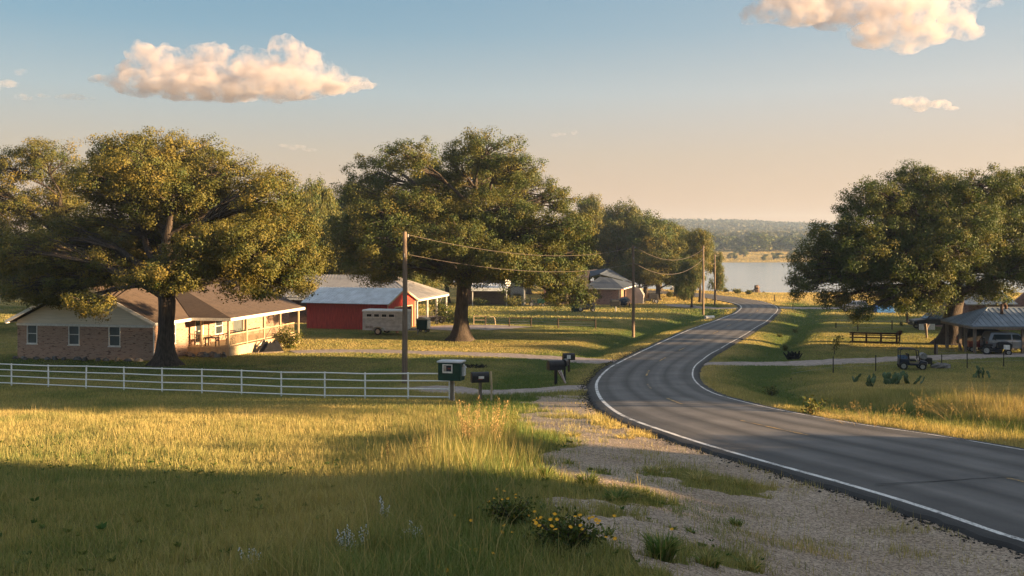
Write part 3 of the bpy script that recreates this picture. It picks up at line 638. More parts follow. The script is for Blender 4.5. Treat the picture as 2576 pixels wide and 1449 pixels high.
def tree_mesh(lobes, spine, seed, leaf=.2, per=62, dens=1., clump=.85, yel=.35, flare=1.9, flat=.5, twigs=.6, droop=.0, sides=9, fork=0.):
    flat = flat*1.45
    """lobes: (x,y,z,rx,ry,rz) ellipsoids; spine: [(x,y,z,r)...] the bole from the ground up"""
    r = np.random.default_rng(seed); mb = MB()
    # bole with root flare
    sp = [Vector(s[:3]) for s in spine]; rad = [s[3] for s in spine]
    pts, rr_ = [], []
    for i in range(len(sp)-1):
        m_ = 5 if i == 0 else 3
        for k in range(m_):
            t = k/m_; pts.append(sp[i].lerp(sp[i+1], t)); rr_.append(rad[i]+(rad[i+1]-rad[i])*t)
    pts.append(sp[-1]); rr_.append(rad[-1])
    z0 = pts[0].z; n0 = len(mb.v)
    rr_ = [q*(1+(flare-1)*math.exp(-max(0, p.z-z0)/(rad[0]*.9))) for p, q in zip(pts, rr_)]
    pts = [pts[0]-Vector((0, 0, .35))]+pts; rr_ = [rr_[0]*1.12]+rr_
    ns = 18; mb.tube(pts, rr_, ns, False)
    for i, (p, q) in enumerate(zip(pts, rr_)):     # fluted roots
        hgt = max(0, p.z-z0)
        for k in range(ns):
            a = 2*math.pi*k/ns; f = 1+.17*math.exp(-hgt/(rad[0]*1.3))*math.sin(5*a+seed)+.07*math.sin(3*a+hgt*.6+seed)+.05*r.normal()*.6
            v = Vector(mb.v[n0+i*ns+k]); mb.v[n0+i*ns+k] = tuple(p+(v-p)*f)
    P_, D_, C_ = [], [], []
    lo = np.array(lobes); zmin, zmax = lo[:, 2].min(), (lo[:, 2]+lo[:, 5]).max()
    for (x, y, z, rx, ry, rz) in lobes:
        # main limb from the bole to the lobe
        c = Vector((x, y, z)); hz = math.hypot(x-sp[-1].x, y-sp[-1].y)
        tz = max(sp[min(1, len(sp)-1)].z*.85 if len(sp) > 2 else sp[-1].z*.8, min(sp[-1].z, z-.45*hz-.6)); 
        tz = min(max(tz, fork*(.92+.16*r.random())), sp[-1].z)
        for i in range(len(sp)-1):
            if sp[i].z <= tz <= sp[i+1].z: t = (tz-sp[i].z)/max(1e-6, sp[i+1].z-sp[i].z); st = sp[i].lerp(sp[i+1], t); sr = rad[i]+(rad[i+1]-rad[i])*t; break
        else: st = sp[-1]; sr = rad[-1]
        end = c+Vector((0, 0, .1*rz)); L = (end-st).length
        r0 = min(sr*.62, .026*L+.04); ax = limb(mb, st, end, r0, .05+.012*rx, .10 if z < sp[-1].z+1 else .02, r, sides, 7, .05)
        vol = (rx*ry*rz)**(1/3.); nc = max(5, int(dens*9.5*(rx*ry+rx*rz+ry*rz)/3/clump**2))
        q = r.normal(size=(nc, 3)); q /= np.linalg.norm(q, axis=1)[:, None]; k = r.uniform(.42, 1.02, nc)**.7; k = np.where(r.random(nc) < .2, k*1.2, k)
        low = q[:, 2] < -.55; k[low] *= .75
        cc = np.array([x, y, z])+q*k[:, None]*np.array([rx, ry, rz])
        cc += r.normal(size=(nc, 3))*.25*clump
        tone = np.clip(yel+.22*r.normal(size=nc), 0, 1)
        for i in range(nc):
            if r.random() < twigs:
                a = ax[3+int(r.integers(0, 5))] if len(ax) > 7 else ax[-1]
                b = Vector(cc[i]); limb(mb, a, b, .028+.011*(b-a).length, .012, .06, r, 4, 3, .08)
            m_ = max(6, int(per*r.uniform(.55, 1.35))); s_ = clump*r.uniform(.7, 1.25)
            o = r.normal(size=(m_, 3)); o *= (.98*r.random((m_, 1))**.42)/np.linalg.norm(o, axis=1)[:, None]; o[:, 2] *= flat; o[:, 2] -= droop*np.abs(r.normal(size=m_))*.6
            pp = cc[i]+o*s_; P_.append(pp)
            dd = r.normal(size=(m_, 3))*.5+o*1.5+(cc[i]-np.array([x, y, z]))/np.array([rx, ry, rz])*.45+np.array([0, 0, .35]); D_.append(dd)
            tl = np.clip(tone[i]+.08*r.normal(size=(m_, 1)), 0, 1); C_.append((LG*(1-tl)+LY*tl)*(.82+.36*r.random((m_, 1))))
    P_ = np.vstack(P_); D_ = np.vstack(D_); C_ = np.vstack(C_); n = len(P_)
    V, Fc, cl = leaf_arrays(P_, D_, leaf*r.uniform(.6, 1.35, n), .30, C_, r, .25, D_)
    return mb, (V, Fc, cl)
def put_tree(name, label, loc, data, cat='tree', group=None, rz=0):
    t = thing(name, label, cat, loc, rz, group); mb, (V, Fc, cl) = data
    me = bpy.data.meshes.new('trunk'); me.from_pydata([tuple(v) for v in mb.v], [], mb.f); me.polygons.foreach_set('use_smooth', [True]*len(me.polygons)); me.update()
    link('trunk', me, M['bark'], t); link('crown', arr_mesh('crown', V, Fc, cl), M['leaf'], t); return t
def px_lobes(L, bx, by, bz, seed, depth, ref):
    """lobes given as they outline the crown in the photo, spread over the crown's real depth"""
    r = np.random.default_rng(seed); o = []
    for l in L:
        px, py, rx, ry = l[:4]; dy = l[4] if len(l) > 4 else r.uniform(-1, 1)*depth*math.sqrt(max(.05, 1-((px-ref[0])/ref[1])**2))
        d = by+dy; s = d/F
        o.append(((px-1288)*s-bx, dy, CZ-(py-YH)*s-bz, rx*s, max(rx*s*.75, 1.2), ry*s))
    return o
# ---- the big oak in front of the brick house
bx, by = G(415, 920); bz = gz(bx, by)
L1 = [(400,405,185,80),(550,445,110,65),(270,455,95,65),(670,500,85,62),(480,520,170,75),(320,540,130,65),(720,580,75,50),(600,610,140,62),(160,600,110,50),(50,640,110,55),(750,660,75,50),(240,680,150,50),(420,620,140,60),(660,715,120,38),(110,735,120,36),(215,765,70,28,-5.),(330,470,120,60,5.),(560,560,120,60,6.),(200,640,110,50,5.5),(640,650,100,50,-5.5),(430,690,110,45,-5.),(765,712,45,28),(430,470,150,70,3.),(350,430,110,60,-3.),(520,640,110,55,-4.),(700,450,35,28,0.)]
d1 = tree_mesh(px_lobes(L1, bx, by, bz, 21, 6.5, (400, 480)), [(0,0,0,.56),(.05,0,2.2,.47),(.1,0,4.0,.52),(-.3,.2,6.2,.34),(.2,.1,8.6,.22),(.5,0,10.6,.12)], 1, leaf=.122, per=120, dens=.92, clump=.60, yel=.48, droop=.25, fork=4.6)
put_tree('oak_tree', 'huge spreading oak with golden crown standing before the brick house', (bx, by, bz), d1)
# ---- the tall oak right of the red barn
bx, by = G(1160, 857); bz = gz(bx, by)
L2 = [(1225,385,105,52),(1300,425,65,48),(1020,395,80,45),(950,440,75,45),(895,488,55,30),(1075,440,50,40),(1320,490,95,60),(1405,500,45,42),(1420,570,75,62),(1000,505,120,50),(900,580,95,50),(1010,610,120,55),(1190,520,100,55),(1300,590,120,60),(1445,650,60,45),(1100,660,105,48),(950,680,90,40),(1340,685,125,50),(1430,738,75,34,-3.),(1165,690,60,38),(1250,440,80,50,5.),(1050,560,110,55,6.),(1350,610,100,60,6.5),(1150,600,100,50,-6.),(1280,660,100,45,-5.5),(960,540,80,45,-4.),(880,640,60,40,2.),(1460,600,35,35,0.),(1095,470,70,48,2.),(1140,425,55,45,-1.),(1190,465,95,55,3.),(1060,520,90,50,-3.),(1260,530,100,55,-3.)]
d2 = tree_mesh(px_lobes(L2, bx, by, bz, 22, 6.5, (1180, 340)), [(0,0,0,.64),(.0,0,2.4,.53),(.15,0,5.2,.48),(.75,0,8.5,.36),(1.1,.1,11.2,.26),(1.3,.1,14.,.12)], 2, leaf=.142, per=108, dens=.88, clump=.68, yel=.24, droop=.2, fork=5.3)
put_tree('oak_tree', 'tall dark oak with a straight bare bole beside the horse trailer', (bx, by, bz), d2)
# ---- the big oak on the right
bx, by = G(2395, 866); bz = gz(bx, by)
L3 = [(2300,450,65,40),(2350,470,60,40),(2220,495,90,45),(2470,470,90,48),(2560,465,65,45),(2150,525,50,38),(2100,590,75,40),(2200,585,110,52),(2340,560,110,58),(2470,560,105,62),(2055,655,70,42),(2170,680,120,50),(2310,670,115,55),(2460,680,110,55),(2560,600,75,85),(2030,705,38,30),(2095,750,55,26),(2250,745,100,32),(2165,790,26,24,-2.),(2480,735,75,28),(2630,540,100,90),(2640,690,110,60),(2400,500,80,50,5.),(2250,620,110,55,4.),(2400,620,110,60,-4.),(2200,640,100,50,-3.8),(2520,650,90,55,4.),(2330,740,80,28,-3.5),(2130,640,70,45,3.5),(2000,720,20,24,-1.),(2300,770,50,16,-4.),(2290,520,110,55,3.),(2420,560,110,55,-3.),(2520,540,80,60,2.)]
d3 = tree_mesh(px_lobes(L3, bx, by, bz, 23, 4.2, (2370, 400)), [(0,0,0,.74),(.05,0,2.3,.62),(.3,0,3.6,.60),(.4,.2,6.0,.36),(.2,0,8.6,.22),(.1,0,10.6,.12)], 3, leaf=.138, per=115, dens=.96, clump=.65, yel=.11, droop=.3, fork=4.0)
put_tree('oak_tree', 'broad dark oak with low drooping boughs beside the open pavilion', (bx, by, bz), d3)
# ---- the oak at the left edge behind the first
bx, by = -43., 92.; bz = gz(bx, by)
L0 = [(100,385,80,42),(35,430,80,50),(170,440,65,45),(5,510,95,50),(120,530,110,55),(-70,470,80,60),(40,600,110,50),(-60,580,90,60),(190,600,70,50),(60,690,120,50),(-60,690,90,50),(20,715,80,40),(-40,640,80,50),(160,500,60,50,4.)]
d0 = tree_mesh(px_lobes(L0, bx, by, bz, 24, 5., (80, 260)), [(0,0,0,.55),(0,0,3,.45),(.4,0,8,.3),(.8,0,13,.14)], 4, leaf=.15, per=105, dens=.85, clump=.75, yel=.48)
put_tree('oak_tree', 'tall airy oak behind the brick house at the left edge', (bx, by, bz), d0)
# ---- oaks further off: four builds, copied
def rlobes(seed, h, rad, n, low=.28):
    r = np.random.default_rng(seed); o = []
    for i in range(n):
        a = r.uniform(0, 6.283); u = r.random(); z = h*(low+(1-low-.08)*u); lim = rad*math.sqrt(max(.08, 1-((u-.3)/.78)**2)); q = lim*math.sqrt(r.random())*.78
        s = rad*r.uniform(.26, .42); o.append((q*math.cos(a), q*math.sin(a), z, s, s, s*r.uniform(.5, .72)))
    o.append((0, 0, h*.82, rad*.42, rad*.42, h*.13)); return o
def oakv(seed, h=12., rad=7., n=17, yel=.35, low=.28, leaf=.27, per=66, clump=1.05, fork=False):
    sp = [(0,0,0,.42),(.1,0,h*.2,.34),(.2,.1,h*.45,.24),(.1,0,h*.72,.1)]
    return tree_mesh(rlobes(seed, h, rad, n, low), sp, seed, leaf=leaf, per=per, dens=.9, clump=clump, yel=yel, twigs=.25, sides=6)
protos = []
def wood(var, px, d, top, wpx, name, label, group=None, base_dz=0., z=None):
    x = Xp(px, d); zb = gz(x, d) if z is None else z; h = Zp(top, d)-zb; hw = wpx/F*d/2
    s = (hw/6.7, hw/6.7, h/11.3)
    if var not in protos_made:
        t = put_tree(name, label, (x, d, zb-.05), oakv(*VAR[var][0], **VAR[var][1]), 'tree', group); t.scale = s; t.rotation_euler = (0, 0, random.random()*6.28); protos_made[var] = t
        return t
    t = dup(protos_made[var], (x, d, zb-.05), random.random()*6.28, s, label, group); t.name = name
    if not group and 'group' in t: del t['group']
    return t
protos_made = {}
VAR = {'a': ((31,), dict(yel=.26, n=20)), 'b': ((32,), dict(yel=.42, n=15)), 'c': ((33,), dict(yel=.14, n=22)), 'd': ((34,), dict(yel=.5, n=13, low=.36)),
       'shadehi': ((42,), dict(leaf=.75, per=34, clump=1.5, n=26, low=.52, yel=.3)), 'shade': ((41,), dict(leaf=.75, per=34, clump=1.5, n=30, low=.12, yel=.3)),
       'far': ((35,), dict(leaf=1.15, per=11, clump=1.7, n=13, low=.16, yel=.2)), 'far2': ((36,), dict(leaf=1.15, per=11, clump=1.7, n=11, low=.14, yel=.1))}
gl = 'dark woodland trees behind the red barn and brick house'; lb = 'dark leafy tree in the wood behind the red barn'
for i, (px, d, top, wpx) in enumerate([(765,122,488,190),(850,128,502,190),(905,138,500,180),(690,118,528,190),(960,132,520,200),(1040,142,520,200),(1125,150,535,200),(620,128,540,210),(540,126,545,230),(800,150,505,200),(450,130,560,230),(340,128,560,240),(215,125,560,230),(1000,122,600,170),(870,117,590,150),(810,124,490,170),(760,118,520,160),(880,128,500,170),(-140,105,420,260),(-330,110,430,280),(-520,118,440,280),(-230,125,440,260)]):
    wood('acbc'[i % 4], px, d, top, wpx, 'woodland_oak', lb if px > 0 else 'leafy tree standing in the open left of the brick house', gl if px > 0 else 'trees left of the brick house')
for i, (px, d, top, wpx, lab) in enumerate([(1480,168,522,140,'slim upright tree rising just right of the tall oak'),(1553,172,532,165,'round topped oak behind the slate roofed house'),(1625,165,555,185,'broad oak right of the slate roofed house behind the power pole'),(1500,190,545,200,None),(1590,195,560,200,None),(1660,190,575,190,None),(1530,185,550,200,None),(1420,180,570,170,None),(1330,180,580,180,None),(1250,175,600,170,None),
      (1700,172,578,150,'golden green oak above the far stretch of road'),(1655,160,605,190,'spreading oak with a forked trunk beside the far road'),(1762,152,598,120,'oak near the lake with its crown behind the third power pole'),(1800,158,640,62,'small outermost oak whose leaves reach over the lake'),(1740,138,655,85,'slender oak with a single thin trunk on the far lawn'),(1610,166,640,110,'shaded oak with a dark trunk by the slate roofed house')]):
    wood('bacd'[i % 4], px, d, top, wpx, 'lakeside_oak', lab or 'dark oak in the row behind the far houses', None if lab else 'oaks behind the far houses')
# far shore
r5 = np.random.default_rng(77); lf = 'hazy round tree on the far shore of the lake'
FAR = [(1838,560,637,22,'small tree standing out at the left of the far meadow'),(1862,600,622,36,'rounded yellowish tree behind the small one on the far meadow'),(1905,640,588,80,'biggest dark tree mass at the back of the far meadow'),(1870,575,620,24,None),(1960,560,636,30,'dark bushy tree alone on the right of the far meadow'),(2010,600,618,40,None)]
for px, w_ in ((1700, 85), (1800, 70), (1935, 90), (1990, 75), (2050, 80), (2120, 90), (2200, 80), (2290, 90)): FAR.append((px, 650, 592+px % 7, w_, None))
for q in range(96):
    FAR.append((1560+q*11.5+r5.uniform(-8, 8), r5.uniform(635, 760), r5.uniform(594, 611), r5.uniform(30, 58), None))
for i, (px, d, top, wpx, lab) in enumerate(FAR): wood(('far', 'far2')[i % 2], px, d, top, wpx, 'far_shore_tree', lab or lf, None if lab else 'trees along the far shore')
for i, (px, d, w_) in enumerate([(1925,530,18),(1945,545,14),(1990,540,22),(2030,550,26),(1848,545,14),(2060,540,20)]):
    t = wood('far2', px, d, 640-4*(i % 3), w_, 'far_meadow_bush', 'small round bush dotted on the far meadow', 'bushes on the far meadow')
# wooded ridge: thousands of crowns that read as one mass
r6 = np.random.default_rng(8); n = 6500; y = r6.uniform(880, 1900, n); x = r6.uniform(.06, .62, n)*y; z = base(x, y)
nl = 26; P_ = np.repeat(np.c_[x, y, z+5], nl, 0); q = r6.normal(size=(n*nl, 3)); q /= np.linalg.norm(q, axis=1)[:, None]; q[:, 2] = np.abs(q[:, 2]); sz = np.repeat(r6.uniform(4.5, 8.5, n), nl)
P_ += q*sz[:, None]*np.array([1, 1, .85])*r6.uniform(.7, 1.05, (n*nl, 1)); tl = np.clip(np.repeat(r6.uniform(0, .7, n), nl)[:, None]+.1*r6.normal(size=(n*nl, 1)), 0, 1)
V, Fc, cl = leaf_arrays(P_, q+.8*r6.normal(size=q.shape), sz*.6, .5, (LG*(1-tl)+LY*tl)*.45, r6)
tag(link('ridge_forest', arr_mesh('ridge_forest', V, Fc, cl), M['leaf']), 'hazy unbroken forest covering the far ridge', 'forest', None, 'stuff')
# oaks standing out of frame on the right: they throw the long evening shadows
SH = [(34,-6,12,6),(31,1,12,6.5),(32,6,9,3.6),(31,13,5.4,4.8),(31,17.5,3.9,3.6),(52,22,17,6,'hi'),(46,33,14.5,6.5),(47,41,13.5,7),(45,49,10.5,5.5),(60,54,7.5,6.5),(58,62,8.5,4.5),(74,91,13,7),(79,104,13,6.5),(62,88,9,5),(96,122,13,7)]
for i, (x, y, h, rad, *hi) in enumerate(SH):
    if i == 0: protos_made['shade'] = put_tree('roadside_oak', 'x', (0, 0, 0), oakv(*VAR['shade'][0], **VAR['shade'][1]), 'tree')
    if hi: protos_made['shadehi'] = put_tree('roadside_oak', 'x', (0, 0, 0), oakv(*VAR['shadehi'][0], **VAR['shadehi'][1]), 'tree')
    t = dup(protos_made['shadehi' if hi else 'shade'], (x, y, gz(x, y)-.1), i*1.3, (rad/6.6, rad/6.6, h/12.3), 'roadside oak out of frame whose long shadow crosses the road and meadow', 'roadside oaks casting the evening shadows'); t.name = 'roadside_oak'
for k in ('shade', 'shadehi'):
    for o in list(protos_made[k].children)+[protos_made[k]]: bpy.data.objects.remove(o)
# ================================================================= buildings
def window(par, axis, a0, a1, z0, z1, face, out, frame='white', pane='glass', deep=.10, rail=True, name='window', fw=.06):
    """axis 'x': opening a0..a1 along x in a wall whose outer face is y=face; axis 'y' likewise. out: +1/-1 outward direction"""
    f = MB(); g = MB(); w = fw; o0, o1 = sorted((face-out*deep, face+out*.025))
    def bx(m, p, q, r, s, d0, d1):
        if axis == 'x': m.box(p, q, d0, d1, r, s)
        else: m.box(d0, d1, p, q, r, s)
    bx(f, a0, a0+w, z0, z1, o0, o1); bx(f, a1-w, a1, z0, z1, o0, o1); bx(f, a0+w, a1-w, z1-w, z1, o0, o1); bx(f, a0+w, a1-w, z0, z0+w, o0, o1)
    if rail: bx(f, a0+w, a1-w, (z0+z1)/2-.025, (z0+z1)/2+.025, o0, o1-.01)
    s0, s1 = sorted((face-out*.02, face+out*.06)); bx(f, a0-.05, a1+.05, z0-.05, z0-.002, s0, s1)
    wd = f.build(name, M[frame], par)
    p0, p1 = sorted((face-out*deep*.75, face-out*deep*.6)); bx(g, a0+w, a1-w, z0+w, z1-w, p0, p1); g.build('pane', M[pane], wd); return wd
def ribs_roof(mb, A, B, Cc, D, step, h=.03, w=.05):
    """ribs up a roof plane: eave A->B, ridge D->C"""
    A, B, Cc, D = map(Vector, (A, B, Cc, D)); n = max(2, int((B-A).length/step))
    nn = (B-A).cross(D-A).normalized(); nn = nn if nn.z > 0 else -nn
    for i in range(n+1):
        t = i/n; p = A.lerp(B, t)+nn*h*.5; q = D.lerp(Cc, t)+nn*h*.5
        if (q-p).length > .05: mb.bar(p, q, w, h, up=nn)
# ---------------------------------------------------------------- brick ranch house
hx, hy = G(385, 908); hzv = gz(hx, hy)
H = thing('brick_house', 'long brick ranch house with pale siding gable and side porch behind the left oak', 'house', (hx, hy, hzv), R(-12))
W_ = 10.3; LEN = 21.; EV = 2.55
wins = [(-9.55, -8.75, .95, 2.35), (-6.35, -5.5, .93, 2.35), (-3.3, -2.42, .90, 2.35)]
side = [(1.7, 2.75, .9, 2.25), (5.3, 6.5, .56, 2.4), (8.2, 9.3, 1.0, 2.25), (10.9, 12.6, .56, 2.4)]
mb = MB(); mb.wallx(-W_, 0, 0, .22, -.6, EV, wins); mb.wally(.22, LEN, -.22, 0, -.6, EV, side); mb.box(-W_, -W_+.22, .22, LEN, -.6, EV); mb.box(-W_+.22, -.22, LEN-.22, LEN, -.6, EV)
wl = mb.build('wall', M['brick'], H)
mb = MB(); mb.box(-W_+.4, -.4, .8, LEN-.5, .1, .3); mb.build('floor', M['dark'], H)
for a in wins: window(H, 'x', *a[:2], *a[2:], 0, -1, 'white', 'screen')
window(H, 'y', *side[0][:2], *side[0][2:], 0, 1, 'white', 'glass'); window(H, 'y', *side[2][:2], *side[2][2:], 0, 1, 'white', 'glass')
for k, nm in ((1, 'door'), (3, 'screen_door')):
    a = side[k]; dr = window(H, 'y', *a, 0, 1, 'cream' if k == 1 else 'greywood', 'glass' if k == 1 else 'screen', rail=(k == 1), name=nm, fw=.12)
    if k == 1: MB().box(.02, .08, a[0]+.14, a[0]+.2, 1.45, 1.55).build('handle', M['chrome'], dr)
SL = .475; OV = .5; RZ = EV+SL*(W_/2+OV)
mb = MB()
for sg in (1, -1):
    xe = OV if sg > 0 else -W_-OV
    P = [(xe, -.55, EV), (xe, LEN+.5, EV), (-W_/2, LEN+.5, RZ), (-W_/2, -.55, RZ)]
    mb.slab(P if sg > 0 else P[::-1], .12)
A1, A2, A3 = (.42, 3.9, EV+.07), (3.55, 3.9, EV+.07), (-5.0, 9.25, RZ+.02); mb.slab([A1, A2, A3], .1); mb.slab([A2, (3.55, 16.3, EV+.07), (-5.0, 16.3, RZ+.02), A3], .1)
rf = mb.build('roof', M['shingle'], H)
mb = MB()
for x in (-3.2,): mb.cyl((x-3, 12, RZ-1.1), (x-3, 12, RZ+.5), .09)
mb.build('vent_pipe', M['steel'], rf)
# gable siding: real lapped boards
mb = MB(); z = EV-.18; top = RZ-.25
while z < top-.12:
    e = min(W_/2+.02, (top-z)/SL); e2 = min(W_/2+.02, (top-z-.17)/SL)
    if e2 > .05:
        x0, x1 = -W_/2-e, -W_/2+e; mb.add([(x0, -.035, z), (x1, -.035, z), (-W_/2+e2, -.012, z+.172), (-W_/2-e2, -.012, z+.172), (x0, .02, z), (x1, .02, z), (-W_/2+e2, .02, z+.172), (-W_/2-e2, .02, z+.172)], [(0,1,2,3),(4,7,6,5),(0,4,5,1),(2,6,7,3),(1,5,6,2),(0,3,7,4)])
    z += .175
mb.build('gable_siding', M['cream'], H)
mb = MB(); mb.box(-W_-.05, .05, -.05, -.012, EV-.36, EV-.19)
for sg in (1, -1):
    xe = OV if sg > 0 else -W_-OV; mb.bar((xe, -.575, EV-.09), (-W_/2, -.575, RZ-.09), .04, .20, up=(0, 0, 1))
    mb.bar((xe+sg*.02, -.56, EV-.09), (xe+sg*.02, 3.9 if sg > 0 else LEN+.5, EV-.09), .04, .2)
mb.bar((.42, 3.88, EV-.05), (3.57, 3.88, EV-.05), .04, .2); mb.bar((3.57, 3.88, EV-.05), (3.57, 16.3, EV-.05), .04, .2)
mb.build('fascia', M['white'], H)
mb = MB(); mb.tube([(.42, -.4, EV-.2), (.1, -.1, EV-.45), (.07, -.02, EV-.6), (.07, -.02, .1), (.3, -.05, .03)], .045, 8); mb.build('downspout', M['white'], H)
# porch
mb = MB(); mb.box(.02, 3.25, 4.3, 15.4, .40, .52); mb.box(.02, 3.2, 4.34, 4.42, -.5, .398); mb.box(3.12, 3.2, 4.425, 15.3, -.5, .398); mb.build('porch_deck', M['tanwood'], H)
for (x, y) in ((3.08, 4.45), (1.0, 4.45), (3.08, 7.1), (3.08, 9.9), (3.08, 12.7), (3.08, 16.1)):
    mb = MB(); mb.box(x-.065, x+.065, y-.065, y+.065, .521 if y < 16 else -.4, EV-.14); mb.build('porch_post', M['tanwood'], H)
mb = MB(); mb.box(3.0, 3.16, 4.38, 16.2, EV-.138, EV-.0); mb.box(.05, 3.0, 4.38, 4.52, EV-.138, EV-.0); mb.build('porch_beam', M['tanwood'], H)
for y0, y1 in ((4.52, 7.03), (7.17, 9.83), (9.97, 12.63), (12.77, 15.3)):
    mb = MB(); mb.box(3.05, 3.11, y0, y1, 1.36, 1.43); mb.box(3.055, 3.105, y0, y1, .60, .66); n = int((y1-y0)/.13)
    for i in range(n): yy_ = y0+(i+.5)*(y1-y0)/n; mb.box(3.065, 3.095, yy_-.014, yy_+.014, .66, 1.36)
    mb.build('railing', M['tanwood'], H)
mb = MB(); mb.box(.06, .94, 4.41, 4.46, 1.36, 1.42); mb.box(.06, .94, 4.41, 4.46, .6, .65)
for i in range(6): mb.box(.14+i*.14, .165+i*.14, 4.425, 4.445, .65, 1.36)
mb.build('railing', M['tanwood'], H)
mH = Matrix.Translation((hx, hy, hzv)) @ Matrix.Rotation(R(-12), 4, 'Z')
def onH(x, y, z): return tuple(mH @ Vector((x, y, z)))
def chair(name, label, loc, rz, m, group=None, sc=1.):
    t = thing(name, label, 'chair', loc, rz, group); t.scale = (sc,)*3
    MB().box(-.26, .26, -.25, .25, .40, .45).build('seat', M[m], t)
    b = MB(); b.bar((-.25, .25, .45), (-.25, .36, 1.05), .05); b.bar((.25, .25, .45), (.25, .36, 1.05), .05); b.bar((-.25, .36, 1.03), (.25, .36, 1.03), .06)
    for i in range(5): b.bar((-.16+i*.08, .26, .46), (-.16+i*.08, .35, 1.0), .03)
    b.build('backrest', M[m], t)
    for sx in (-1, 1):
        for sy in (-1, 1): MB().bar((sx*.23, sy*.22, .40), (sx*.25, sy*.25, 0), .05).build('leg', M[m], t)
        a = MB(); a.bar((sx*.28, -.26, .66), (sx*.28, .30, .66), .06, .035); a.bar((sx*.28, -.24, .45), (sx*.28, -.24, .645), .045); a.build('armrest', M[m], t)
    return t
chair('porch_chair', 'dark wooden armchair under the brick house porch roof by the corner post', onH(2.3, 6.2, .521), R(-150), 'black')
chair('porch_chair', 'pale wooden armchair on the brick house porch by the door', onH(.75, 5.6, .521), R(100), 'tanwood')
t = thing('porch_table', 'small dark table at the open front of the brick house porch', 'table', onH(1.55, 4.95, .521), R(-12))
MB().box(-.45, .45, -.28, .28, .56, .62).build('tabletop', M['black'], t)
for sx in (-1, 1):
    for sy in (-1, 1): MB().box(sx*.4-.03, sx*.4+.03, sy*.23-.03, sy*.23+.03, 0, .559).build('leg', M['black'], t)
t = thing('plant_pot', 'dark round pot with a dry plant on the brick house porch behind the railing', 'plant pot', onH(2.2, 8.4, .521), 0)
mb = MB(); mb.tube([(0, 0, 0), (0, 0, .35), (0, 0, .4)], [.16, .22, .24], 12); mb.build('pot', M['black'], t)
mb = MB()
for i in range(26): a = random.random()*6.28; mb.bar((0, 0, .38), (.35*math.cos(a), .35*math.sin(a), .6+.4*random.random()), .012)
mb.build('stems', M['cactus'], t)
# scrap beside the porch
t = thing('scrap_heap', 'heap of crumpled dark sheets and poles beside the brick house porch', 'scrap heap', onH(4.2, 8.6, 0)[:2]+(gz(*onH(4.2, 8.6, 0)[:2]),), R(20))
mb = MB()
for i in range(9):
    a = random.random()*6.28; x, y = .55*math.cos(a), .45*math.sin(a); mb.add([(x-.5, y-.3, .05), (x+.45, y-.35, .12), (x+.1, y+.1, .55+.6*random.random()), (x-.3, y+.4, .1)], [(0,1,2),(0,2,3),(1,3,2),(0,3,1)])
mb.build('sheet', M['black'], t); mb = MB(); mb.add([(-1.5, .4, .1), (-.7, .3, .55), (-.3, 1., .9), (-1.0, 1.2, .7), (-1.45, .45, .05), (-.65, .35, .5), (-.25, 1.05, .85), (-.95, 1.25, .65)], [(0,1,2,3),(4,7,6,5),(0,4,5,1),(1,5,6,2),(2,6,7,3),(3,7,4,0)]); mb.build('panel', M['cream'], t)
mb = MB(); mb.bar((-.9, -.5, .05), (.2, .7, 1.75), .05); mb.bar((.9, -.7, .06), (-.8, -.9, .08), .07); mb.bar((-2., -.8, .05), (.1, -1.0, .06), .09); mb.build('pole', M['greywood'], t)
r7 = random.Random(4)
for i in range(13):
    x = -9.9+i*.78+r7.uniform(-.2, .2); p = onH(x, -.55-r7.random()*.25, 0); z = gz(p[0], p[1])
    t = thing('edging_rock', 'low dark rock in the bed along the brick gable wall', 'rock', (p[0], p[1], z), r7.random()*3, 'rocks edging the brick house bed'); MB().ell((0, 0, .06), (.2+.2*r7.random(), .16, .12+.1*r7.random()), 8, 6, .25).build('stone', M['rock'], t)
for i in range(7):
    p = onH(.5+i*.45, 3.7-(i % 2)*.4-i*.03, 0); z = gz(p[0], p[1])
    t = thing('bed_rock', 'dark rock heaped at the foot of the porch corner', 'rock', (p[0], p[1], z), r7.random()*3, 'rocks at the porch foot'); MB().ell((0, 0, .1), (.25+.15*r7.random(), .2, .16+.12*r7.random()), 8, 6, .3).build('stone', M['rock'], t)
# ---------------------------------------------------------------- red barn
x0, y0 = G(974, 831); BZ = gz(x0, y0)
B = thing('red_barn', 'long low red board barn with a bright metal roof and open gable door', 'barn', (x0, y0, BZ), R(-19))
BL, BD, BE, BR = 8.9, 6.4, 2.62, 3.85
mb = MB(); mb.box(-BL, 0, 0, .12, -.5, BE); mb.box(-BL, 0, BD-.12, BD, -.5, BE); mb.box(-BL, -BL+.12, .12, BD-.12, -.5, BE); mb.wally(.12, BD-.12, -.12, 0, -.5, BE, [(1.7, 5.6, -.45, 2.05)])
mb.prism([(.0, BE), (BD, BE), (BD/2, BR-.03)], 'x', -.12, 0); mb.prism([(.0, BE), (BD, BE), (BD/2, BR-.03)], 'x', -BL, -BL+.12)
i = 0
while i*.3 < BL: mb.box(-i*.3-.03, -i*.3+.03, -.022, -.0005, -.3, BE-.02); i += 1
for i in range(22):
    y = .02+i*.3
    if y > BD: break
    zt = BE+(BR-BE)*(1-abs(y-BD/2)/(BD/2))-.08; zb = 2.06 if 1.6 < y < 5.65 else -.3
    mb.box(.0005, .02, y-.03, y+.03, zb, zt)
mb.build('wall', M['redbarn'], B)
mb = MB(); P1 = [(-BL-.35, -.45, BE-.06), (.35, -.45, BE-.06), (.35, BD/2, BR+.1), (-BL-.35, BD/2, BR+.1)]; P2 = [(-BL-.35, BD/2, BR+.1), (.35, BD/2, BR+.1), (.35, BD+.45, BE-.06), (-BL-.35, BD+.45, BE-.06)]
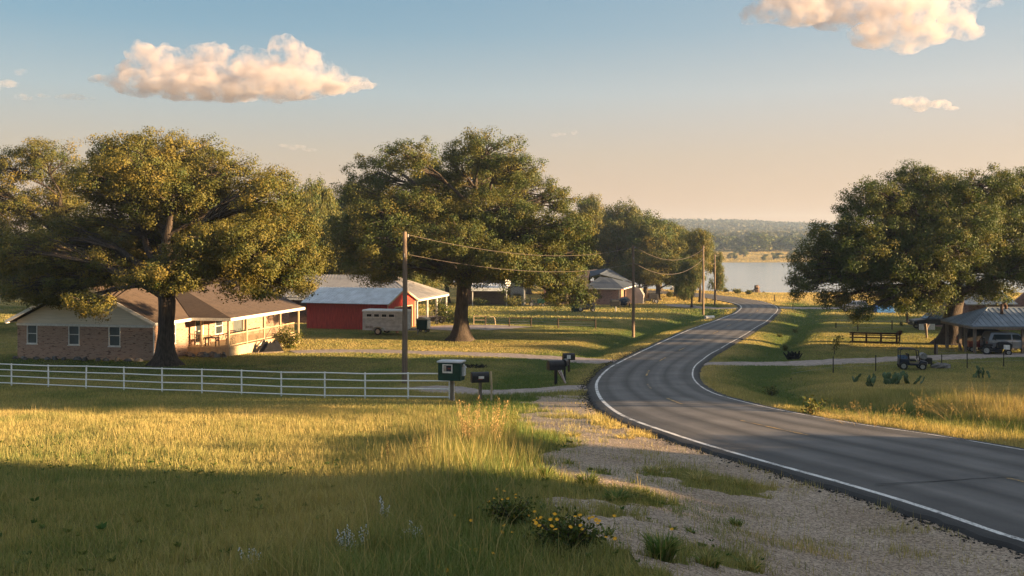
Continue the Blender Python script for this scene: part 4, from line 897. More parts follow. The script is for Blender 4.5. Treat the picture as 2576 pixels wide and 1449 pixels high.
mb.slab(P1, .05); mb.slab(P2, .05); ribs_roof(mb, P1[0], P1[1], P1[2], P1[3], .31); ribs_roof(mb, P2[3], P2[2], P2[1], P2[0], .31); mb.build('roof', M['metalroof'], B)
mb = MB(); mb.bar((.37, -.45, BE-.16), (.37, BD/2, BR), .03, .14); mb.bar((.37, BD+.45, BE-.16), (.37, BD/2, BR), .03, .14); mb.box(.022, .05, -.02, .12, -.3, BE-.02); mb.box(.022, .05, BD-.12, BD+.02, -.3, BE-.02); mb.box(.021, .06, 1.58, 1.7, -.3, 2.17); mb.box(.021, .06, 5.6, 5.72, -.3, 2.17); mb.box(.021, .06, 1.7, 5.6, 2.06, 2.17); mb.build('trim', M['tanwood'], B)
mb = MB(); mb.box(-2.2, -2.1, 1.7, 5.6, -.4, 2.0); mb.build('inner_partition', M['darkwood'], B)
# ---------------------------------------------------------------- hip roofed house behind the barn
x0, y0 = Xp(1052, 104.), 104.; z0 = gz(x0, y0)
K = thing('hip_roof_house', 'grey hip roofed house with an open post porch behind the red barn', 'house', (x0, y0, z0), R(-12))
e = 2.75; ap = 5.0
mb = MB(); mb.slab([(-18, 0, e), (0, 0, e), (-5.6, 5.6, ap+.1), (-16, 5.6, ap)], .12); mb.slab([(0, 0, e), (0, 12, e), (-5.6, 7.6, ap), (-5.6, 5.6, ap+.1)], .12); mb.slab([(0, 12, e), (-18, 12, e), (-16, 5.6, ap), (-5.6, 7.6, ap)], .12); mb.slab([(-18, 12, e), (-18, 0, e), (-16, 5.6, ap)], .12)
rk = mb.build('roof', M['oldmetal'], K)
mb = MB(); ribs_roof(mb, (-18, 0, e), (0, 0, e), (-5.6, 5.6, ap+.1), (-16, 5.6, ap), .6, .025, .04); ribs_roof(mb, (0, 0, e), (0, 12, e), (-5.6, 7.6, ap), (-5.6, 5.6, ap+.1), .6, .025, .04); mb.build('seam', M['oldmetal'], rk)
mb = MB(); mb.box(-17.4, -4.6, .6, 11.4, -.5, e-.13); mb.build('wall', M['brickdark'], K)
mb = MB(); mb.box(-.05, .0, -.05, 12.05, e-.32, e-.02); mb.box(-18, -.05, -.05, 0, e-.32, e-.125); mb.build('fascia', M['white'], K)
for y in (.25, 4.0, 7.6, 11.6):
    mb = MB(); mb.box(-.32, -.14, y-.09, y+.09, -.3, e-.13); mb.build('porch_post', M['white'], K)
mb = MB(); mb.box(-4.6, -.1, .1, 11.8, -.4, .08); mb.build('porch_slab', M['drive'], K)
window(K, 'y', 2., 3.4, .9, 2.1, -4.6, 1); window(K, 'y', 8., 9.2, .9, 2.1, -4.6, 1)
mK = Matrix.Translation((x0, y0, z0)) @ Matrix.Rotation(R(-12), 4, 'Z')
def onK(x, y, z): return tuple(mK @ Vector((x, y, z)))
t = thing('porch_cabinet', 'faded orange cabinet standing under the grey hip roof porch', 'cabinet', onK(-2.6, 3.4, .08), R(-12)); MB().box(-.9, .9, -.3, .3, 0, 1.05).build('case', M['cushion'], t, bevel=.02); mb = MB(); mb.box(-.86, -.02, -.33, -.302, .06, 1.0); mb.build('door', M['redpaint'], t); mb = MB(); mb.box(.02, .86, -.33, -.302, .06, 1.0); mb.build('door', M['cushion'], t)
t = thing('leaning_ladder', 'pale ladder leaning under the grey hip roof porch', 'ladder', onK(-1.4, 9.2, .08), R(-12)); mb = MB(); mb.bar((-.2, 0, 0), (.9, .6, 2.2), .05); mb.bar((.2, -.2, 0), (1.2, .4, 2.2), .05)
mb.build('rail', M['chrome'], t); mb = MB()
for i in range(7): q = (i+.5)/7; mb.bar((-.2+1.1*q, .6*q, 2.2*q), (.2+1.0*q, -.2+.6*q, 2.2*q), .035)
mb.build('rung', M['chrome'], t)
# ---------------------------------------------------------------- horse trailer
def wheel(par, c, r, w, axis='y', rim='chrome', name='wheel'):
    d = Vector((0, 1, 0)) if axis == 'y' else Vector((1, 0, 0)); c = Vector(c); T = MB(); n = 20
    prof = [(r*.62, -w/2), (r*.92, -w/2), (r, -w*.3), (r, w*.3), (r*.92, w/2), (r*.62, w/2)]; e1 = Vector((1, 0, 0)) if axis == 'y' else Vector((0, 1, 0)); e2 = Vector((0, 0, 1))
    vs = [c+d*q[1]+(e1*math.cos(6.2832*k/n)+e2*math.sin(6.2832*k/n))*q[0] for k in range(n) for q in prof]; m_ = len(prof)
    fs = [(k*m_+i, k*m_+(i+1) % m_, ((k+1) % n)*m_+(i+1) % m_, ((k+1) % n)*m_+i) for k in range(n) for i in range(m_)]
    T.add(vs, fs); wh = T.build(name, M['rubber'], par, smooth=False)
    Q = MB(); Q.tube([c-d*w*.35, c-d*w*.1, c+d*w*.1, c+d*w*.35], [r*.58, r*.5, r*.5, r*.58], 16); Q.tube([c-d*w*.45, c+d*w*.45], [r*.14]*2, 8); Q.build('rim', M[rim], wh); return wh
x0, y0 = G(912, 842); TZ = gz(x0, y0)
T = thing('horse_trailer', 'weathered pale aluminium horse trailer parked before the red barn', 'trailer', (x0, y0, TZ), R(-14))
mb = MB(); tw, tl, tb, tt = 1.95, 3.95, .42, 2.22
prof = [(0, tb), (tl, tb), (tl, tt-.12), (tl-.12, tt-.02), (.12, tt-.02), (0, tt-.12)]; mb.wallx(0, tl, 0, .05, tb, tt-.1, [(.35, .92, 1.62, 1.93), (1.08, 1.64, 1.62, 1.93), (1.82, 2.36, 1.62, 1.93), (2.5, 3.1, 1.62, 1.93)]); mb.box(0, tl, tw-.05, tw, tb, tt-.1); mb.box(0, .05, .05, tw-.05, tb, tt-.1); mb.box(tl-.05, tl, .05, tw-.05, tb, tt-.1); mb.box(.05, tl-.05, .05, tw-.05, tb, tb+.06)
for x in (.98, 1.73, 2.43, 3.2): mb.box(x-.02, x+.02, -.018, -.0005, tb+.05, tt-.12)
for z in (.85, 1.15, 1.5): mb.box(.02, tl-.02, -.012, -.0005, z-.012, z+.012)
T_b = mb.build('body', M['galv'], T)
mb = MB(); mb.prism([(-.04, tt-.1), (-.02, tt-.02), (.15, tt+.06), (tw-.15, tt+.06), (tw+.02, tt-.02), (tw+.04, tt-.1)], 'x', -.04, tl+.04); mb.build('roof', M['white'], T)
for a in ((.35, .92), (1.08, 1.64), (1.82, 2.36), (2.5, 3.1)): window(T, 'x', a[0], a[1], 1.62, 1.93, 0, -1, 'white', 'dark', .04, False, fw=.035)
mb = MB(); mb.box(.3, 1.0, -.03, -.013, .62, .80); mb.build('side_panel', M['steel'], T)
for sgn, nm in ((-.12, 'fender'),):
    mb = MB(); n = 10; vs = []; fs = []
    for i in range(n+1):
        a = math.pi*(i/n); cx_, cz_ = 1.55+.52*math.cos(a), .36+.46*math.sin(a); vs += [(cx_, -.26, cz_), (cx_, -.001, cz_), (cx_, -.001, cz_+.035), (cx_, -.26, cz_+.035)]
        if i: b = 4*i; fs += [(b-4, b-3, b+1, b), (b-3, b-2, b+2, b+1), (b-2, b-1, b+3, b+2), (b-1, b-4, b, b+3)]
    mb.add(vs, fs); mb.build('fender', M['white'], T)
wheel(T, (1.55, -.13, .34), .34, .22); wheel(T, (1.55, tw+.13, .34), .34, .22)
mb = MB(); mb.bar((tl, .5, .45), (tl+1.1, tw/2, .45), .08); mb.bar((tl, tw-.5, .45), (tl+1.1, tw/2, .45), .08); mb.bar((tl+1.0, tw/2, .45), (tl+1.0, tw/2, .0), .06); mb.build('hitch', M['steel'], T)
mb = MB(); mb.box(tl+.001, tl+.03, .12, tw/2-.02, tb+.1, tt-.25); mb.build('rear_door', M['galv'], T); mb = MB(); mb.box(tl+.001, tl+.03, tw/2+.02, tw-.12, tb+.1, tt-.25); mb.build('rear_door', M['galv'], T)
t = thing('flower_bucket', 'small orange bucket with greenery beside the horse trailer', 'bucket', at(999, 838), 0); mb = MB(); mb.tube([(0, 0, .0), (0, 0, .42)], [.13, .17], 10); mb.build('bucket', M['cushion'], t); mb = MB(); mb.ell((0, 0, .75), (.28, .28, .42), 9, 7, .4); mb.build('greenery', M['cactus'], t)
t = thing('wheeled_bin', 'dark green wheeled bin with sunlit end coloured pale between trailer and red barn', 'bin', at(1048, 836), R(-16))
mb = MB(); mb.prism([(0, .28), (1.0, .28), (1.06, 1.18), (-.04, 1.18)], 'y', 0, .9); mb.build('tub', M['green'], t, bevel=.03); mb = MB(); mb.box(1.001, 1.075, .05, .85, .33, 1.12); mb.build('lit_end_panel', M['cream'], t); mb = MB(); mb.prism([(-.08, 1.181), (1.1, 1.181), (1.05, 1.3), (.5, 1.42), (0, 1.3)], 'y', -.04, .94); mb.build('lid', M['tanwood'], t, bevel=.03)  # cream end panel puts the sunlight on the right face into the colour
for x in (.12, .9):
    for y in (.1, .8): wheel(t, (x, y, .13), .13, .07)
mb = MB(); mb.box(.05, .95, .05, .85, .2, .279); mb.build('chassis', M['black'], t)
t = thing('wheelbarrow', 'black wheelbarrow in front of the grey hip roof porch', 'wheelbarrow', at(1072, 816), R(-8)); mb = MB(); mb.prism([(.2, .35), (.9, .35), (1.25, .8), (0, .75)], 'y', -.35, .35); mb.build('tray', M['black'], t); mb = MB(); mb.bar((.1, -.3, .35), (-.7, -.35, .62), .04); mb.bar((.1, .3, .35), (-.7, .35, .62), .04); mb.bar((.3, -.25, .36), (.25, -.3, 0), .04); mb.bar((.3, .25, .36), (.25, .3, 0), .04); mb.build('handle', M['greywood'], t); wheel(t, (1.15, 0, .19), .19, .09)
t = thing('flatbed_trailer', 'low empty flatbed trailer in front of the grey hip roof porch', 'trailer', at(1092, 813), R(-4)); mb = MB(); mb.box(0, 1.7, 0, 1.2, .48, .58); mb.box(0, 1.7, 0, .05, .58, .75); mb.build('bed', M['greywood'], t); mb = MB(); mb.bar((1.7, .6, .5), (2.6, .6, .42), .08); mb.bar((2.45, .6, .4), (2.45, .6, 0), .06); mb.build('tongue', M['steel'], t); wheel(t, (.8, -.1, .26), .26, .16); wheel(t, (.8, 1.3, .26), .26, .16)
# ---------------------------------------------------------------- far houses
d = 143.; x0 = Xp(1300, d); z0 = gz(x0, d)
A = thing('awning_house', 'dark roofed house with a long pale metal awning beside the tall oak bole', 'house', (x0, d, z0), R(-3))
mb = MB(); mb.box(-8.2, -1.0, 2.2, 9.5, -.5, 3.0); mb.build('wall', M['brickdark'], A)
mb = MB(); mb.slab([(-8.8, 1.4, 3.0), (-1.0, 1.4, 3.0), (-1.0, 5.8, 5.4), (-8.8, 5.8, 5.4)], .12); mb.slab([(-8.8, 5.8, 5.4), (-1.0, 5.8, 5.4), (-1.0, 10.2, 3.0), (-8.8, 10.2, 3.0)], .12); mb.build('roof', M['shingledark'], A)
mb = MB(); P = [(-6.6, -.6, 2.62), (-1.3, -.6, 2.62), (-1.3, 1.9, 3.25), (-6.6, 1.9, 3.25)]; mb.slab(P, .05); ribs_roof(mb, *P, .35); mb.box(-6.6, -1.3, -.68, -.6, 2.2, 2.66); aw = mb.build('awning', M['metalroof'], A)
for x in (-6.4, -1.45): MB().box(x-.06, x+.06, -.5, -.38, -.3, 2.2).build('awning_post', M['white'], A)
mb = MB(); mb.wallx(-.99, 1.0, 1.6, 1.8, -.5, 2.6, [(-.7, .55, -.4, 1.75)]); mb.prism([(-.99, 2.6), (1.0, 2.6), (1.0, 2.9), (-.99, 4.2)], 'y', 1.6, 1.8); mb.box(.85, 1.0, 1.8, 8, -.5, 2.9); mb.box(-.9, .8, 3.5, 3.6, -.4, 2.5); mb.build('side_garage', M['steel'], A)
mb = MB(); mb.slab([(-1.0, 1.3, 4.25), (1.3, 1.3, 2.85), (1.3, 8.5, 2.85), (-1.0, 8.5, 4.25)], .1); mb.build('garage_roof', M['shingledark'], A); MB().box(.86, 1.02, 1.45, 1.59, -.4, 2.8).build('garage_post', M['cream'], A)
mb = MB(); n = 14; vs = [(0, 0, 0)]+[(.55*math.cos(k*6.283/n), -.16, .55*math.sin(k*6.283/n)) for k in range(n)]; mb.add(vs, [(0, 1+k, 1+(k+1) % n) for k in range(n)]); mb.add([(v[0], v[1]+.03, v[2]) for v in vs], [(0, 1+(k+1) % n, 1+k) for k in range(n)]); mb.bar((0, .03, 0), (0, .4, -.5), .06)
t = thing('satellite_dish', 'pale satellite dish on the awning end of the dark roofed house', 'satellite dish', tuple(Matrix.Translation((x0, d, z0)) @ Matrix.Rotation(R(-3), 4, 'Z') @ Vector((-1.35, -.45, 3.35))), R(35)); t.rotation_euler = (R(-18), R(10), R(40)); mb.build('dish', M['white'], t)
d = 147.; x0 = Xp(1365, d); z0 = gz(x0, d)
Bn = thing('brown_house', 'brown boarded house with porch posts half hidden by the tall oak boughs', 'house', (x0, d, z0), R(-8))
mb = MB(); mb.box(0, 6.2, 1.6, 8, -.5, 2.7); mb.build('wall', M['brickpink'], Bn); mb = MB(); mb.slab([(-.5, -.2, 2.65), (6.7, -.2, 2.65), (6.7, 4.5, 4.9), (-.5, 4.5, 4.9)], .12); mb.slab([(-.5, 4.5, 4.9), (6.7, 4.5, 4.9), (6.7, 8.6, 2.9), (-.5, 8.6, 2.9)], .12); mb.build('roof', M['shingle'], Bn)
for x in (1.6, 3.7, 6.1): MB().box(x-.12, x+.12, -.1, .14, -.3, 2.52).build('porch_post', M['tanwood'], Bn)
mb = MB(); mb.box(0, 3.6, -.02, .04, .85, .92)
for i in range(18): mb.box(i*.2, i*.2+.04, 0, .03, .1, .85)
mb.build('railing', M['greywood'], Bn); window(Bn, 'x', 4.2, 5.4, .2, 2.1, 1.6, -1, 'greywood', 'dark', rail=False); window(Bn, 'x', 1.8, 2.8, .9, 2.1, 1.6, -1)
d = 146.; x0 = Xp(1562, d); z0 = gz(x0, d)
Sx = thing('slate_roof_house', 'brown walled house with blue grey hip roof right of the tall oak', 'house', (x0, d, z0), R(-14))
mb = MB(); mb.wallx(-4.9, 0, 0, .2, -.5, 2.45, []); mb.box(-.2, 0, .2, 6, -.5, 2.45); mb.box(-4.9, -4.7, .2, 6, -.5, 2.45); mb.box(-4.7, -.2, 5.8, 6, -.5, 2.45); mb.build('wall', M['brickpink'], Sx)
mb = MB(); mb.box(.001, .04, .1, 2.2, -.4, 2.4); mb.build('side_cladding', M['cushion'], Sx)
mb = MB(); mb.slab([(-5.6, -.5, 2.45), (.5, -.5, 2.45), (-1.9, 3, 3.85), (-3.6, 3, 4.05)], .1); mb.slab([(.5, -.5, 2.45), (1.7, 6.5, 2.75), (-1.9, 3, 3.85)], .1); mb.slab([(1.7, 6.5, 2.75), (-5.6, 6.5, 2.45), (-3.6, 3, 4.05), (-1.9, 3, 3.85)], .1); mb.slab([(-5.6, 6.5, 2.45), (-5.6, -.5, 2.45), (-3.6, 3, 4.05)], .1)
mb.slab([(-8.2, 3.2, 3.2), (-3.6, 2.9, 4.5), (-2.6, 6, 5.2), (-6.0, 7, 5.0)], .1); mb.slab([(-3.6, 2.9, 4.5), (1.2, 6.0, 3.1), (.5, 9, 3.1), (-2.6, 6, 5.2)], .1); mb.build('roof', M['shinglegrey'], Sx)
mb = MB(); mb.box(-7.5, .3, 6.3, 12, -.5, 3.05); mb.build('rear_wing', M['brickpink'], Sx)
mb = MB(); mb.bar((-5.6, -.53, 2.36), (.5, -.53, 2.36), .04, .16); mb.bar((.52, -.5, 2.36), (1.72, 6.5, 2.66), .04, .16); mb.build('fascia', M['white'], Sx); MB().box(-.32, -.2, -.14, -.02, -.2, 2.34).build('porch_post', M['steel'], Sx)
mb = MB(); mb.prism([(.3, 0), (2.9, 0), (3.0, 1.3), (2.4, 2.3), (1.2, 2.5), (.35, 2.2)], 'y', 3.2, 5.2); mb.build('carport', M['oldmetal'], Sx)
def rack(name, label, loc, rz, n, m):
    t = thing(name, label, 'rack', loc, rz); mb = MB(); mb.bar((0, 0, 1.1), (1.6, 0, 1.1), .05); mb.bar((0, 0, 0), (0, 0, 1.1), .05); mb.bar((1.6, 0, 0), (1.6, 0, 1.1), .05); mb.build('frame', M['chrome'], t)
    for i in range(n): q = MB(); q.prism([(-.12, .25), (.14, .3), (.1, 1.0), (0, 1.08), (-.1, 1.0)], 'x', .12+i*1.4/n, .2+i*1.4/n); q.build('hanging_garment', M[m[i % len(m)]], t)
rack('clothes_rack', 'rack of hanging cloths in front of the slate roofed house', at(1514, 763), 0, 7, ['white', 'steel', 'cushion', 'redpaint', 'tanwood'])
t = thing('garden_hutch', 'orange wooden hutch left of the slate roofed house wall', 'hutch', at(1494, 756), R(-8)); MB().box(0, 1.1, 0, .6, .1, 1.5).build('case', M['cushion'], t); mb = MB(); mb.slab([(-.08, -.1, 1.56), (1.18, -.1, 1.56), (1.18, .7, 1.7), (-.08, .7, 1.7)], .06); mb.build('lid', M['darkwood'], t); MB().box(.2, .9, -.03, -.002, .3, 1.3).build('door', M['tanwood'], t)
# covered boat, grill, machines on the far lawn
t = thing('covered_boat', 'small boat under a dark cover on the lawn by the slate roofed house', 'boat', at(1571, 771), R(75)); mb = MB(); n = 9; vs = []; fs = []
for i in range(n):
    q = i/(n-1); x = -1.7+3.4*q; wv = .85*math.sin(math.pi*(.18+.82*(1-q)**.6*.5+.0))*(1 if q < .99 else .1); hv = .95+.25*math.sin(math.pi*q); vs += [(x, -wv*.55, .25+.35*q), (x, -wv, .8+.1*q), (x, -wv*.4, hv+.2), (x, wv*.4, hv+.2), (x, wv, .8+.1*q), (x, wv*.55, .25+.35*q)]
    if i: b = 6*i; fs += [(b-6+k, b-6+(k+1) % 6, b+(k+1) % 6, b+k) for k in range(6)]
fs += [tuple(range(5, -1, -1)), tuple(6*(n-1)+k for k in range(6))]; mb.add(vs, fs); mb.build('hull_cover', M['navy'], t, smooth=True); mb = MB(); mb.bar((-1.8, 0, .2), (2.2, 0, .2), .1); mb.build('cradle', M['steel'], t); wheel(t, (-.3, -.75, .25), .25, .14); wheel(t, (-.3, .75, .25), .25, .14)
t = thing('barbecue_grill', 'black box grill on a single leg on the far lawn', 'grill', at(1549, 784), 0); MB().box(-.7, .55, -.35, .35, .75, 1.35).build('firebox', M['black'], t, bevel=.05); mb = MB(); mb.prism([(-.7, 1.351), (.55, 1.351), (.4, 1.6), (-.55, 1.6)], 'y', -.33, .33); mb.build('lid', M['black'], t); mb = MB(); mb.cyl((0, 0, -.1), (0, 0, .75), .06); mb.build('leg', M['steel'], t); mb = MB(); mb.bar((-.5, -.4, 1.42), (.35, -.4, 1.42), .04); mb.build('handle', M['chrome'], t)
def mower(name, label, loc, rz, m='navy', sc=1.):
    t = thing(name, label, 'mower', loc, rz); t.scale = (sc,)*3; mb = MB(); mb.prism([(.25, .4), (1.15, .4), (1.2, .75), (.95, .9), (.3, .88)], 'y', -.28, .28); mb.build('hood', M[m], t, bevel=.04); mb = MB(); mb.box(-.6, .5, -.45, .45, .22, .4); mb.build('deck', M['black'], t)
    mb = MB(); mb.box(-.5, .0, -.25, .25, .6, .7); mb.prism([(-.55, .65), (-.42, .65), (-.5, 1.15), (-.62, 1.15)], 'y', -.24, .24); mb.build('seat', M['black'], t); mb = MB(); mb.bar((.3, 0, .85), (.1, 0, 1.1), .04); mb.tube([(.1+.0*math.cos(a), .18*math.cos(a), 1.1+.12*math.sin(a)) for a in [k*.6283 for k in range(11)]], .018, 6, False); mb.build('steering_wheel', M['black'], t)
    mb = MB(); mb.box(-.65, -.05, -.42, .42, .42, .56); mb.build('fender', M[m], t)
    for y in (-.48, .48): wheel(t, (-.4, y, .3), .3, .2); wheel(t, (.95, y*.85, .2), .2, .14)
    return t
mower('riding_mower', 'dark riding mower on the lawn under the tall oak right boughs', at(1468, 784), R(5), 'navy', 1.25)
mower('riding_mower', 'small dark mower beside the bush before the awning house', at(1346, 771), R(0), 'green', 1.2)
t = mower('lawn_tractor', 'black lawn tractor parked under the forked trunk oak', at(1622, 763), R(5), 'black', 1.7)
mb = MB(); mb.box(-.75, .25, -.45, .45, 1.45, 1.5); mb.build('canopy', M['black'], t)
for y in (-.4, .4): mb = MB(); mb.bar((-.6, y, .5), (-.6, y, 1.449), .05); mb.build('canopy_post', M['black'], t)
for px, lab in ((1443, 'left one of two dark barrels beside the riding mower'), (1455, 'right one of two dark barrels beside the riding mower')):
    t = thing('barrel', lab, 'barrel', at(px, 784), 0, 'barrels beside the riding mower'); mb = MB(); mb.tube([(0, 0, 0), (0, 0, .3), (0, 0, .6), (0, 0, .95)], [.29, .33, .33, .29], 14); mb.build('drum', M['green'], t); mb = MB(); mb.tube([(0, 0, .951), (0, 0, 1.0)], [.3, .3], 14); mb.build('lid', M['black'], t)
for px, py, lab in ((1719, 748, 'left dark wheeled bin by the far road'), (1725, 745, 'right dark wheeled bin by the far road')):
    t = thing('roadside_bin', lab, 'bin', at(px, py), 0, 'bins by the far road'); mb = MB(); mb.prism([(-.25, .1), (.25, .1), (.3, 1.0), (-.3, 1.0)], 'y', -.3, .3); mb.build('body', M['black'], t); MB().box(-.32, .32, -.33, .33, 1.001, 1.07).build('lid', M['black'], t); wheel(t, (-.3, 0, .1), .1, .06)
t = thing('wooden_bench', 'low plank bench on the lawn under the shaded oak', 'bench', at(1600, 761), 0); MB().box(-1.2, 1.2, -.2, .2, .42, .5).build('seat', M['greywood'], t)
for x in (-1, 1): MB().box(x-.06, x+.06, -.18, .18, 0, .419).build('leg', M['greywood'], t)
t = thing('culvert_pipe', 'pale culvert pipe end sticking out of the left ditch', 'pipe', at(1787, 802, .2), R(30)); mb = MB(); n = 14
vs = []; fs = []
for k in range(n):
    a = 6.2832*k/n; vs += [(-.8, .2*math.cos(a), .2*math.sin(a)), (.5, .2*math.cos(a), .2*math.sin(a)), (.5, .16*math.cos(a), .16*math.sin(a)), (-.8, .16*math.cos(a), .16*math.sin(a))]
    b, c_ = 4*k, 4*((k+1) % n); fs += [(b, b+1, c_+1, c_), (b+1, b+2, c_+2, c_+1), (b+2, b+3, c_+3, c_+2), (b+3, b, c_, c_+3)]
mb.add(vs, fs); mb.build('pipe', M['white'], t)
# lake side bits
x, y = Xp(1904, 187.), 187.; z = gz(x, y)
t = thing('stone_stump', 'short broken stone pillar standing on the near lake shore', 'stone pillar', (x, y, z), 0)
for k, (s_, zz) in enumerate(((.62, .2), (.55, .55), (.52, .9), (.42, 1.2))): MB().ell((.04*(-1)**k, 0, zz), (s_, s_*.9, .28), 9, 6, .22).build('stone_course', M['stone'], t)
for px, rr_ in ((1888, .4), (1894, .55), (1881, .3), (1921, .3)):
    x = Xp(px, 187.); t = thing('shore_boulder', 'small dark boulder beside the stone pillar on the shore', 'boulder', (x, 187., gz(x, 187.)), px, 'boulders on the lake shore'); MB().ell((0, 0, rr_*.35), (rr_, rr_*.8, rr_*.6), 9, 7, .2).build('rock', M['rock'], t)
t = thing('pontoon_boat', 'white canopied pontoon boat at the shore seen between oak trunks', 'boat', (Xp(1707, 196.), 196., LAKE_Z+.5), R(8)); MB().box(-1.2, 1.2, -.8, .8, .2, .4).build('deck', M['white'], t)
for y in (-.6, .6): mb = MB(); mb.tube([(-1.5, y, 0), (1.4, y, 0), (1.7, y, .1)], [.22, .22, .05], 10); mb.build('pontoon', M['chrome'], t)
for x in (-1, 1):
    for y in (-.7, .7): mb = MB(); mb.bar((x, y, .4), (x*.9, y, 1.5), .12); mb.build('canopy_post', M['white'], t)
mb = MB(); mb.prism([(-1.2, 1.5), (1.2, 1.5), (.8, 1.66), (-.8, 1.66)], 'y', -.8, .8); mb.build('canopy', M['white'], t)
# ================================================================= fences
def pipe_fence():
    px = [-560, -455, -355, -258, -160, -66, 29, 122, 216, 312, 408, 508, 608, 708, 817, 918.5, 1027, 1131]
    bot = [(-560, 946), (-66, 966), (29, 970), (408, 987), (817, 1002), (1131, 1008)]
    pts = []
    for p in px:
        x, y = G(p, np.interp(p, [b[0] for b in bot], [b[1] for b in bot])); pts.append(Vector((x, y, gz(x, y))))
    t = thing('pipe_fence', 'white painted four rail pipe fence across the meadow', 'fence', tuple(pts[6])); o = pts[6]
    hs = (.12, .45, .77, 1.06)
    rf_ = random.Random(6); lean = [Vector((rf_.gauss(0, .012), rf_.gauss(0, .02), rf_.gauss(0, .012))) for p in pts]
    for p, w_ in zip(pts, lean): q = p-o; mb = MB(); mb.tube([q+Vector((0, 0, -.2)), q+w_+Vector((0, 0, 1.10))], .036, 8); mb.build('post', M['pipe'], t, smooth=False)
    for h in hs: mb = MB(); mb.tube([p-o+w_*h+Vector((0, 0, h+rf_.gauss(0, .006))) for p, w_ in zip(pts, lean)], .027, 8); mb.build('rail', M['pipe'], t)
pipe_fence()
def post_fence(name, label, pxs, bot, h, rails, wires, post='darkwood', pr=.06, wr=.012, rail='darkwood', box=False, ext=None):
    pts = []
    for p, b in zip(pxs, bot): x, y = G(p, b); pts.append(Vector((x, y, gz(x, y))))
    o = pts[0]; t = thing(name, label, 'fence', tuple(o))
    for p, hh in zip(pts, h if hasattr(h, '__len__') else [h]*len(pts)): mb = MB(); mb.tube([p-o+Vector((0, 0, -.2)), p-o+Vector((0, 0, hh))], [pr, pr*.9], 8); mb.build('post', M[post], t)
    for (i, j, hh) in rails: mb = MB(); mb.bar(pts[i]-o+Vector((0, 0, hh)), pts[j]-o+Vector((0, 0, hh)), .06, .09); mb.build('rail', M[rail], t)
    for hh in wires: mb = MB(); mb.tube([p-o+Vector((0, 0, hh)) for p in pts], wr, 5); mb.build('wire', M['steel'], t)
    return t
post_fence('wire_fence', 'dark post and wire fence across the lawn right of the tall oak', (1221, 1281, 1336, 1404, 1498), (818, 822, 822, 825, 827), .95, [(1, 2, .9), (3, 4, .86)], (.3, .55, .88), pr=.07, wr=.016)
post_fence('wire_fence', 'sparse wire fence with dark posts beneath the right oak boughs', (2103, 2158, 2244, 2310), (825, 833, 830, 830), (.55, .95, .95, .95), [], (.3, .85), pr=.055, wr=.012)
post_fence('wire_fence', 'wire fence of thin dark steel posts before the open pavilion', (1990, 2096, 2203, 2369, 2433, 2525, 2640), (946, 938, 934, 921, 926, 922, 918), (.1, .95, .95, .7, .9, .95, .95), [], (.35, .6), 'black', .032, .006)
t = thing('pipe_gate', 'rusty tan pipe gate panel right of the tall oak bole', 'gate', at(1192, 817)); mb = MB(); mb.bar((0, 0, 0), (0, 0, .95), .08); mb.bar((0, 0, .92), (1.25, -.05, .92), .07); mb.bar((1.25, -.05, .92), (1.25, -.05, 0), .08); mb.bar((0, 0, .5), (1.25, -.05, .5), .05); mb.build('frame', M['tanwood'], t)
t = thing('bent_pipe', 'bent tan pipe beside the gate right of the tall oak bole', 'pipe', at(1233, 818)); mb = MB(); mb.tube([(0, 0, .9), (.4, 0, .86), (.5, 0, .6), (.56, -.05, .0)], .045, 7); mb.build('pipe', M['tanwood'], t)
t = thing('rail_fence', 'short free standing stretch of dark wooden rail fence in the sunlit grass', 'fence', at(2145, 863)); ang = math.atan2(G(2257, 866)[1]-G(2145, 863)[1], G(2257, 866)[0]-G(2145, 863)[0]); t.rotation_euler = (0, 0, ang); Lr = float(np.hypot(*(G(2257, 866)-G(2145, 863))))
for q in (0, .31, .64, .99): MB().box(q*Lr-.07, q*Lr+.07, -.06, .06, -.2, .92).build('post', M['darkwood'], t)
for z, s in ((.84, .14), (.70, .08), (.48, .1), (.12, .13)): mb = MB(); mb.bar((-.25, -.075, z), (Lr+.1, -.08, z+.02*random.random()), .04, s); mb.build('rail', M['darkwood'], t)
t = thing('timber_post', 'leaning timber post with a knobbly top at the end of the rail fence', 'post', at(2262, 863)); mb = MB(); mb.bar((0, 0, -.1), (.05, 0, .75), .1); mb.build('post', M['rust'], t); mb = MB(); mb.ell((.05, 0, .85), (.24, .15, .2), 8, 6, .3); mb.build('knob', M['rust'], t)
t = thing('brush_gate', 'low wire panel on two stakes left of the pavilion posts', 'gate', at(2352, 892)); MB().box(-.05, .05, -.05, .05, -.1, 1.15).build('stake', M['darkwood'], t); MB().box(.08, .2, -.04, .04, -.1, .75).build('stake', M['greywood'], t); mb = MB()
for z in (.15, .35, .55, .72): mb.bar((.15, 0, z), (1.5, 0, z-.03), .015)
mb.build('wire', M['steel'], t)
